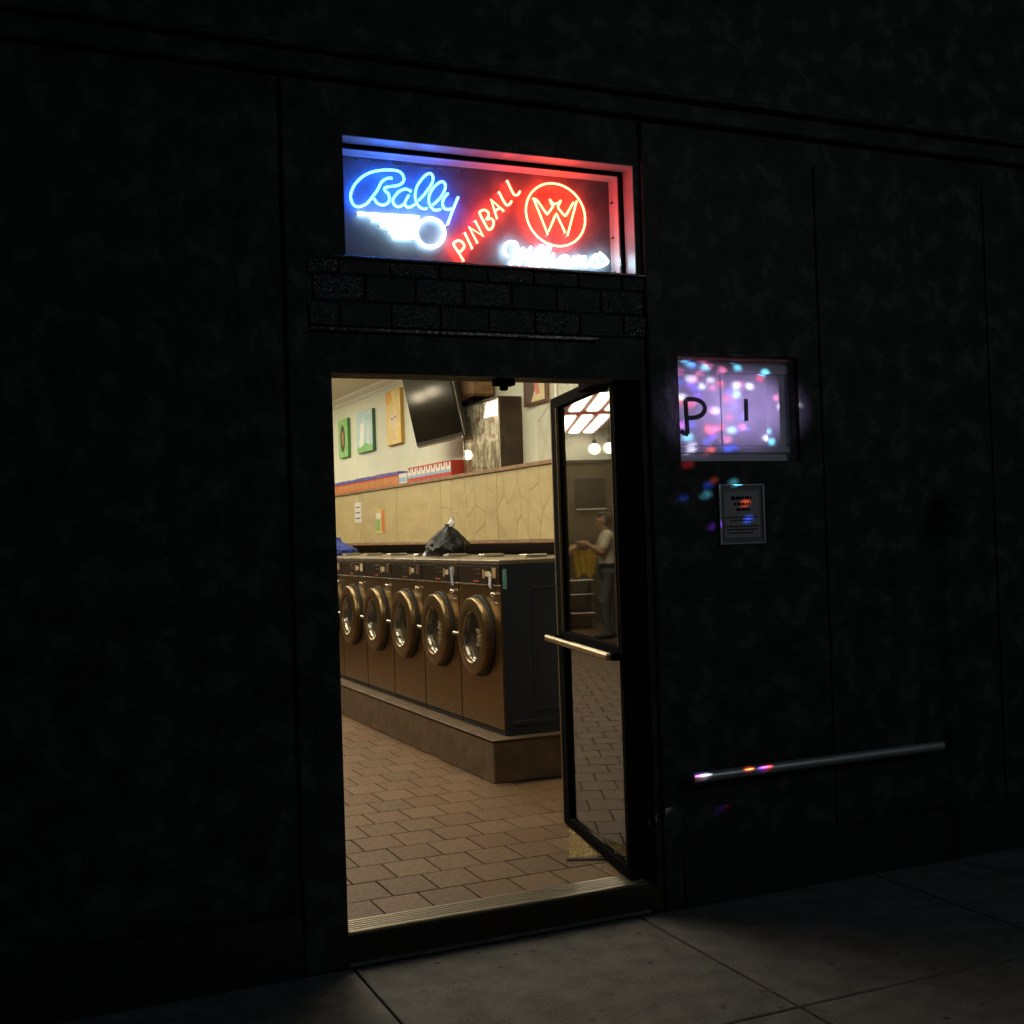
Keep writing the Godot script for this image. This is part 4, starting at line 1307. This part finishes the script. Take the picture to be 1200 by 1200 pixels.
func build_sign() -> void:
	var o := thing("sign_window", "shallow glazed transom window box holding the neon signs", "window", Vector3(1.875, 2.51, -4.40))
	var p := o.position
	bar(o, "back_board", Vector3(1.262, 2.505, -4.490) - p, Vector3(2.478, 2.945, -4.475) - p, M.sign_back)
	bar(o, "box_side", Vector3(2.4785, 2.505, -4.490) - p, Vector3(2.488, 2.945, -4.400) - p, M.sign_box)
	bar(o, "box_side", Vector3(1.258, 2.505, -4.490) - p, Vector3(1.2615, 2.945, -4.400) - p, M.sign_box)
	bar(o, "box_top", Vector3(1.258, 2.9455, -4.490) - p, Vector3(2.488, 2.953, -4.400) - p, M.sign_box)
	bar(o, "box_floor", Vector3(1.258, 2.499, -4.490) - p, Vector3(2.488, 2.5045, -4.4505) - p, M.sign_box)
	bar(o, "window_frame", Vector3(2.4795, 2.5100, -4.399) - p, Vector3(2.4955, 2.9445, -4.3845) - p, M.black_metal, 0.002)
	bar(o, "window_frame", Vector3(1.2565, 2.945, -4.399) - p, Vector3(2.4955, 2.9615, -4.3845) - p, M.black_metal, 0.002)
	bar(o, "window_frame", Vector3(1.2565, 2.5100, -4.399) - p, Vector3(1.266, 2.9445, -4.3845) - p, M.black_metal, 0.002)
	bar(o, "window_frame", Vector3(1.2665, 2.5100, -4.399) - p, Vector3(2.479, 2.518, -4.3845) - p, M.black_metal, 0.002)
	part(o, "pane", box_mesh(Vector3(1.21, 0.425, 0.004)), M.pane, Vector3(1.8725, 2.7315, -4.392) - p)
	# strips of old tape along the top of the glass
	var tape := paint(0.34, 0.33, 0.34, 0.5)
	var x := 1.29
	while x < 1.72:
		var w := rng.randf_range(0.012, 0.06)
		bar(o, "tape_scrap", Vector3(x, 2.903 + rng.randf_range(-0.003, 0.002), -4.3900) - p, Vector3(x + w, 2.910, -4.3894) - p, tape)
		x += w + rng.randf_range(0.008, 0.03)
	for k in 3:
		bar(o, "hanger", Vector3(2.4745, 2.545 + 0.15 * k, -4.460) - p, Vector3(2.478, 2.552 + 0.15 * k, -4.44) - p, M.black_metal)
	var a := neon("blue neon cursive script with a large looping first letter", [[SCRIPT_BLUE[0]], [SCRIPT_BLUE[1], SCRIPT_BLUE[2]], [SCRIPT_BLUE[3]], [SCRIPT_BLUE[4]], [SCRIPT_BLUE[5], SCRIPT_BLUE[6]]], M.tube_blue, 0.0046, "letter_tube")
	lamp_beside(a, Vector3(1.45, 2.81, -4.405), Color(0.25, 0.5, 1.0), 0.0010)
	lamp_beside(a, Vector3(1.62, 2.79, -4.405), Color(0.25, 0.5, 1.0), 0.0010)
	var b := neon("white neon ball with five trailing speed lines", [[WING[0]], [WING[1]], [WING[2]], [WING[3]], [WING[4]], [BALL_RING[0]]], M.tube_white, 0.0062, "line_tube", -4.459)
	lamp_beside(b, Vector3(1.55, 2.66, -4.405), Color(0.85, 0.97, 1.0), 0.0012)
	var c := neon("red neon word in slanted capitals climbing diagonally", [LETTER_P, LETTER_I, LETTER_N, LETTER_B, LETTER_A, LETTER_L, LETTER_L2], M.tube_red, 0.0042, "letter_tube")
	lamp_beside(c, Vector3(1.88, 2.72, -4.405), Color(1.0, 0.22, 0.1), 0.0016)
	var d := neon("red neon circle around a winged letter W", [EMBLEM_RING, EMBLEM_W], M.tube_red, 0.0040, "emblem_tube")
	lamp_beside(d, Vector3(2.20, 2.76, -4.405), Color(1.0, 0.22, 0.1), 0.0016)
	var e := neon("white neon cursive script along the sill under the red circle", [[SCRIPT_WHITE[0], SCRIPT_WHITE[1]], [SCRIPT_WHITE[2]], [SCRIPT_WHITE[3]], [SCRIPT_WHITE[4]]], M.tube_white, 0.0060, "letter_tube", -4.455)
	lamp_beside(e, Vector3(2.24, 2.56, -4.405), Color(0.85, 0.97, 1.0), 0.0012)

func build_door() -> void:
	var o := thing("glass_door", "black framed glass door swung inward with a metal push bar", "door", Vector3(2.415, 0, -4.335), deg_to_rad(78.7))
	var w := 1.044
	var hz := 0.022
	bar(o, "stile", Vector3(0.0, 0.009, -hz), Vector3(0.045, 2.117, hz), M.black_metal, 0.003)
	bar(o, "stile", Vector3(0.945, 0.009, -hz), Vector3(w, 2.117, hz), M.black_metal, 0.003)
	bar(o, "edge_strip", Vector3(w + 0.0005, 0.009, -hz - 0.002), Vector3(w + 0.012, 2.117, hz), M.edge_strip, 0.002, "pale metal edge")
	bar(o, "top_rail", Vector3(0.0455, 2.062, -hz), Vector3(0.9445, 2.117, hz), M.black_metal, 0.003)
	bar(o, "middle_rail", Vector3(0.0455, 0.93, -hz), Vector3(0.9445, 0.966, hz), M.black_metal, 0.003)
	bar(o, "bottom_rail", Vector3(0.0455, 0.009, -hz), Vector3(0.9445, 0.055, hz), M.black_metal, 0.003)
	part(o, "pane", box_mesh(Vector3(0.899, 1.096, 0.006)), M.door_pane, Vector3(0.495, 1.514, 0))
	part(o, "pane", box_mesh(Vector3(0.899, 0.875, 0.006)), M.door_pane, Vector3(0.495, 0.4925, 0))
	for q in [[0.0455, 0.051], [0.939, 0.9445]]:
		bar(o, "glazing_bead", Vector3(q[0], 0.9665, -hz - 0.004), Vector3(q[1], 2.0615, -hz + 0.010), M.edge_strip, 0.001)
	var b := bar(o, "push_bar", Vector3(0.02, 0.914, -0.088), Vector3(1.075, 0.944, -0.062), M.door_bar, 0.010)
	for x in [0.04, 0.99]:
		part(b, "bracket", box_mesh(Vector3(0.03, 0.034, 0.039), 0.004), M.black_metal, Vector3(x, 0.929, -0.042) - b.position)
	var c := bar(o, "closer", Vector3(0.10, 2.066, -0.072), Vector3(0.36, 2.112, -0.0225), M.black_metal, 0.006)
	var arm := part(c, "closer_arm", tube_mesh(PackedVector3Array([Vector3(0.08, 0.02, -0.01), Vector3(-0.10, 0.03, -0.12), Vector3(-0.20, 0.04, -0.26)]), 0.008, 8), M.black_metal)
	arm.position = Vector3.ZERO
	for y in [0.25, 1.05, 1.85]:
		part(o, "hinge", tube_mesh(PackedVector3Array([Vector3(-0.012, y - 0.05, 0.012), Vector3(-0.012, y + 0.05, 0.012)]), 0.010, 10), M.black_metal)
	# coarse mat on the floor beside the open door
	var m := thing("door_mat", "coarse tan fibre door mat with a dark edge, half under the open door", "door mat", Vector3(2.33, 0.0, -4.80), deg_to_rad(-24.0))
	var fb := Builder.new()
	var nx := 62
	var nz := 70
	var hs := PackedFloat32Array()
	for k in (nx + 1) * (nz + 1):
		hs.append(0.003 + 0.009 * pow(rng.randf(), 1.5))
	for i in nx:
		for j in nz:
			var at := func(di: int, dj: int) -> Vector3:
				return Vector3(0.012 + 0.588 * (i + di) / nx, hs[(i + di) * (nz + 1) + j + dj], -0.66 * (j + dj) / nz)
			fb.face([at.call(0, 0), at.call(1, 0), at.call(1, 1)], Vector3.UP)
			fb.face([at.call(0, 0), at.call(1, 1), at.call(0, 1)], Vector3.UP)
	part(m, "fibre", fb.done(), M.mat_fibre)
	bar(m, "rubber_edge", Vector3(0.0, -0.0005, 0.0005), Vector3(0.612, 0.007, 0.03), M.rubber, 0.002)
	m.rotation.y = deg_to_rad(-26.5)

# ------------------------------------------------------------------ letter window, notice, rail, party light
func build_side_window() -> void:
	var o := thing("letter_window", "small window with lavender letter cards lit by party lights", "window", Vector3(2.99, 1.735, -4.36))
	var p := o.position
	bar(o, "back_board", Vector3(2.682, 1.735, -4.385) - p, Vector3(3.298, 2.190, -4.365) - p, M.lavender)
	for k in 2:
		var x0 := 2.688 + 0.2435 * k
		var card := bar(o, "card", Vector3(x0, 1.802, -4.3645) - p, Vector3(x0 + 0.240, 2.115, -4.358) - p, M.lavender, 0.002)
		var strokes: Array = [[[2.752, 2.003, 2.757, 1.852], [2.759, 1.850, 2.740, 1.857, 2.722, 1.866], [2.752, 2.001, 2.780, 2.003, 2.818, 1.998, 2.843, 1.981, 2.847, 1.958, 2.832, 1.937, 2.800, 1.925, 2.757, 1.922]], [[3.062, 2.008, 3.060, 1.912]]][k]
		for s in strokes:
			var q := PackedVector3Array()
			for j in range(0, s.size(), 2):
				q.append(Vector3(s[j], s[j + 1], 0) - Vector3(p.x, p.y, 0) - Vector3(card.position.x, card.position.y, 0))
			var letter := part(card, "letter_stroke", tube_mesh(smooth_path(q, 5) if q.size() > 3 else q, 0.0105, 8), M.ink)
			letter.scale = Vector3(1, 1, 0.14)
			letter.position.z = 0.0042
	bar(o, "card_rail", Vector3(2.688, 1.770, -4.3645) - p, Vector3(3.29, 1.798, -4.352) - p, M.lavender, 0.003)
	bar(o, "card_rail", Vector3(2.688, 2.119, -4.3645) - p, Vector3(3.29, 2.160, -4.352) - p, M.lavender, 0.003)
	bar(o, "top_rail", Vector3(2.688, 2.172, -4.3645) - p, Vector3(3.29, 2.186, -4.340) - p, M.neon_tinted_rail, 0.003)  # pink stands for the red light of the neon signs
	for q in [[2.682, 2.686, 1.735, 2.19], [3.294, 3.298, 1.735, 2.19]]:
		bar(o, "frame", Vector3(q[0], q[2], -4.3645) - p, Vector3(q[1], q[3], FRONT - 0.004) - p, M.black_metal)
	part(o, "pane", box_mesh(Vector3(0.606, 0.450, 0.004)), M.pane, Vector3(2.99, 1.9625, -4.312) - p)
	# framed notice
	var n := thing("framed_notice", "grey framed paper notice with small print under the letter window", "notice", Vector3(2.965, 1.375, FRONT + 0.0005))
	bar(n, "board", Vector3(-0.098, 0.008, 0), Vector3(0.115, 0.250, 0.006), M.notice_frame)
	bar(n, "sheet", Vector3(-0.080, 0.030, 0.0062), Vector3(0.10, 0.228, 0.0075), paint(0.34, 0.31, 0.34, 0.6))
	for q in [[-0.108, -0.098, 0.0, 0.258], [0.115, 0.125, 0.0, 0.258], [-0.0978, 0.1148, 0.0, 0.008], [-0.0978, 0.1148, 0.250, 0.258]]:
		bar(n, "frame", Vector3(q[0], q[2], 0), Vector3(q[1], q[3], 0.014), M.chrome, 0.002)
	for q in [[0.205, 0.014, -0.045, 0.06], [0.178, 0.012, -0.03, 0.05], [0.155, 0.012, -0.02, 0.05], [0.118, 0.005, -0.076, 0.09], [0.104, 0.005, -0.05, 0.07], [0.080, 0.006, -0.076, 0.09], [0.066, 0.006, -0.07, 0.088], [0.052, 0.006, -0.06, 0.07]]:
		var x: float = q[2]
		while x < q[3] - 0.006:
			var w := rng.randf_range(0.008, 0.026)
			bar(n, "printed_word", Vector3(x, q[0] - q[1], 0.0077), Vector3(minf(x + w, q[3]), q[0], 0.0084), M.ink)
			x += w + 0.004
	# chrome rail low on the wall
	var r := thing("chrome_rail", "low chrome rail on brackets along the black wall", "rail", Vector3(2.66, 0.425, FRONT))
	part(r, "bar", tube_mesh(PackedVector3Array([Vector3(-0.03, 0.0, 0.085), Vector3(1.3, 0.0, 0.085)]), 0.022, 18), M.chrome)
	for x in [0.12, 1.18]:
		part(r, "bracket", tube_mesh(PackedVector3Array([Vector3(x, 0.0, 0.0005), Vector3(x, 0.0, 0.07)]), 0.012, 12), M.chrome)
	# party light that throws the coloured spots
	var head := Vector3(4.35, 1.95, -3.05)
	var t := thing("party_light", "small party light on a tripod throwing coloured spots at the letter window", "stage light", Vector3(head.x, -0.12, head.z))
	part(t, "pole", tube_mesh(PackedVector3Array([Vector3(0, 0.42, 0), Vector3(0, 1.98, 0)]), 0.016, 12), M.black_metal)
	for k in 3:
		var a := TAU * k / 3.0
		part(t, "leg", tube_mesh(PackedVector3Array([Vector3(0, 0.55, 0), Vector3(cos(a) * 0.36, 0.012, sin(a) * 0.36)]), 0.011, 10), M.black_metal)
	part(t, "lamp_base", lathe_mesh([[0.0, 1.98], [0.07, 1.98], [0.08, 1.99], [0.08, 2.03], [0.06, 2.04], [0.0, 2.04]], 20), M.black_metal)
	var dome := SphereMesh.new()
	dome.radius = 0.06
	dome.height = 0.12
	part(t, "lamp_dome", dome, glow(0.8, 0.5, 1.0), Vector3(0, 2.07, 0))
	wash_light(t, Vector3(2.80, 1.96, -4.36))
	wash_light(t, Vector3(3.08, 1.96, -4.36))
	var spots := [[2.782, 2.089, "w"], [2.884, 2.087, "w"], [2.736, 2.010, "w"], [2.805, 2.048, "b"], [2.892, 2.054, "p"], [3.015, 2.027, "g"], [3.016, 2.065, "w"], [2.908, 1.955, "w"], [2.865, 1.863, "o"], [2.983, 1.872, "g"], [2.780, 1.805, "w"], [2.847, 2.140, "c"], [2.785, 2.151, "b"], [3.015, 2.145, "c"], [2.935, 2.130, "p"], [2.827, 2.115, "p"], [2.721, 2.117, "p"], [2.971, 1.926, "r"], [2.929, 1.884, "r"], [2.861, 1.888, "r"], [2.731, 1.891, "r"], [2.779, 1.892, "b"], [2.861, 1.784, "o"], [2.990, 1.797, "b"], [2.725, 1.990, "o"], [2.964, 2.010, "r"], [3.040, 1.927, "b"], [2.687, 1.579, "b"], [2.801, 1.589, "c"], [2.813, 1.630, "b"], [2.842, 1.650, "o"], [2.939, 1.640, "c"], [2.984, 1.549, "o"], [2.829, 1.454, "v"], [2.996, 1.478, "b"], [2.716, 1.720, "r"]]
	var tone := {"w": Color(0.92, 0.95, 1.0), "b": Color(0.25, 0.4, 1.0), "p": Color(1.0, 0.5, 0.7), "g": Color(0.72, 1.0, 0.88), "o": Color(1.0, 0.38, 0.16), "c": Color(0.45, 0.9, 1.0), "r": Color(1.0, 0.22, 0.26), "v": Color(0.55, 0.25, 1.0)}
	spots.append_array([[2.66, 0.44, "b"], [2.67, 0.42, "w"], [2.64, 0.41, "o"], [2.90, 0.44, "o"], [2.95, 0.41, "v"], [2.98, 0.42, "r"]])
	for k in 36:
		spots.append([rng.randf_range(2.69, 3.27), rng.randf_range(1.78, 2.16), ["w", "b", "p", "c", "r", "v", "p", "b"][k % 8]])
	for s in spots:
		var q := SpotLight3D.new()
		q.name = "beam"
		q.light_color = tone[s[2]]
		q.light_energy = (10.0 if s[2] in ["w", "g", "c"] else 7.0) * rng.randf_range(0.7, 1.2)
		q.spot_angle = rng.randf_range(0.50, 0.68)
		q.spot_range = 8.0
		q.spot_attenuation = 2.0
		q.spot_angle_attenuation = 1.0
		q.light_size = 0.01
		q.shadow_enabled = true
		t.add_child(q, true)
		var target := Vector3(s[0], s[1], -4.357 if s[1] > 1.74 else FRONT if s[1] > 1.0 else -4.20)
		var from := Vector3(0, 2.07, 0)
		from += (target - t.position - from).normalized() * 0.15
		q.look_at_from_position(t.position + from, target)

func wash_light(t: Node3D, target: Vector3) -> void:
	var q := SpotLight3D.new()
	q.name = "wash"
	q.light_color = Color(0.82, 0.72, 1.0)
	q.light_energy = 2.7
	q.spot_angle = 7.0
	q.spot_angle_attenuation = 1.0
	q.spot_range = 8.0
	q.spot_attenuation = 2.0
	q.light_size = 0.02
	q.shadow_enabled = true
	t.add_child(q, true)
	var from := t.position + Vector3(0, 2.07, 0)
	q.look_at_from_position(from + (target - from).normalized() * 0.15, target)

func build_street_lamp() -> void:
	var o := thing("street_lamp", "grey street lamp at the kerb with a lit globe", "street lamp", Vector3(5.5, -0.12, 2.0))
	part(o, "post", lathe_mesh([[0.09, 0.0], [0.09, 0.25], [0.055, 0.35], [0.04, 3.7], [0.06, 3.75], [0.06, 3.8]], 20), M.black_metal)
	var ball := SphereMesh.new()
	ball.radius = 0.17
	ball.height = 0.34
	part(o, "lamp_globe", ball, glow(22.0, 24.0, 22.0), Vector3(0, 3.965, 0))
	var l := OmniLight3D.new()
	l.name = "globe_light"
	l.light_energy = 0.35
	l.light_color = Color(0.92, 1.0, 0.95)
	l.light_size = 0.15
	l.shadow_enabled = true
	o.add_child(l)
	l.position = Vector3(0, 3.965, 0)

func build_street() -> void:
	structure("ground", box_mesh(Vector3(160, 0.1, 120)), M.asphalt, Vector3(0, -0.31, 40.0))
	var s := structure("sidewalk", box_mesh(Vector3(16, 0.12, 4.3)), M.grout, Vector3(1.8, -0.1985, -2.15))
	for i in 13:
		for j in 4:
			var sz := Vector3(1.19, 0.015, 1.05)
			part(s, "paving_slab", box_mesh(sz, 0.005), M.concrete, Vector3(-5.4 + 1.2 * i, -0.129 + rng.randf_range(-0.001, 0.001), -3.765 + 1.06 * j) - s.position)
	structure("kerb", box_mesh(Vector3(16, 0.17, 0.15), 0.015), M.concrete, Vector3(1.8, -0.205, 0.09))

func _ready() -> void:
	rng.seed = 7
	# camera
	var cam := Camera3D.new()
	cam.name = "camera"
	cam.position = Vector3(0, 1.45, 0)
	cam.rotation_degrees = Vector3(1.063, -23.828, -1.872)
	cam.fov = 46.397
	cam.near = 0.05
	cam.far = 400.0
	add_child(cam)
	cam.current = true
	# night sky
	var env := Environment.new()
	var sky := Sky.new()
	var sm := ProceduralSkyMaterial.new()
	sm.sky_top_color = Color(0.10, 0.13, 0.16)
	sm.sky_horizon_color = Color(0.20, 0.22, 0.22)
	sm.ground_bottom_color = Color(0.05, 0.05, 0.05)
	sm.ground_horizon_color = Color(0.12, 0.12, 0.12)
	sky.sky_material = sm
	env.background_mode = Environment.BG_SKY
	env.sky = sky
	env.background_energy_multiplier = 0.8
	env.tonemap_mode = Environment.TONE_MAPPER_LINEAR
	env.tonemap_exposure = 1.12
	env.sdfgi_enabled = true
	env.ssao_enabled = true
	env.ssil_enabled = true
	var we := WorldEnvironment.new()
	we.name = "environment"
	we.environment = env
	add_child(we)
	# moonlight, very weak
	var moon := DirectionalLight3D.new()
	moon.name = "moon"
	moon.light_energy = 0.004
	moon.light_color = Color(0.8, 0.9, 1.0)
	moon.light_angular_distance = 0.5
	moon.shadow_enabled = true
	moon.rotation_degrees = Vector3(-50, 20, 0)
	add_child(moon)
	make_materials()
	build_floor()
	build_room()
	build_street()
	build_front()
	build_bulkhead()
	build_plinth()
	build_lamps()
	build_washers()
	build_sign()
	build_door()
	build_side_window()
	build_street_lamp()
	build_wall_things()
	build_bags()
	build_far_end()
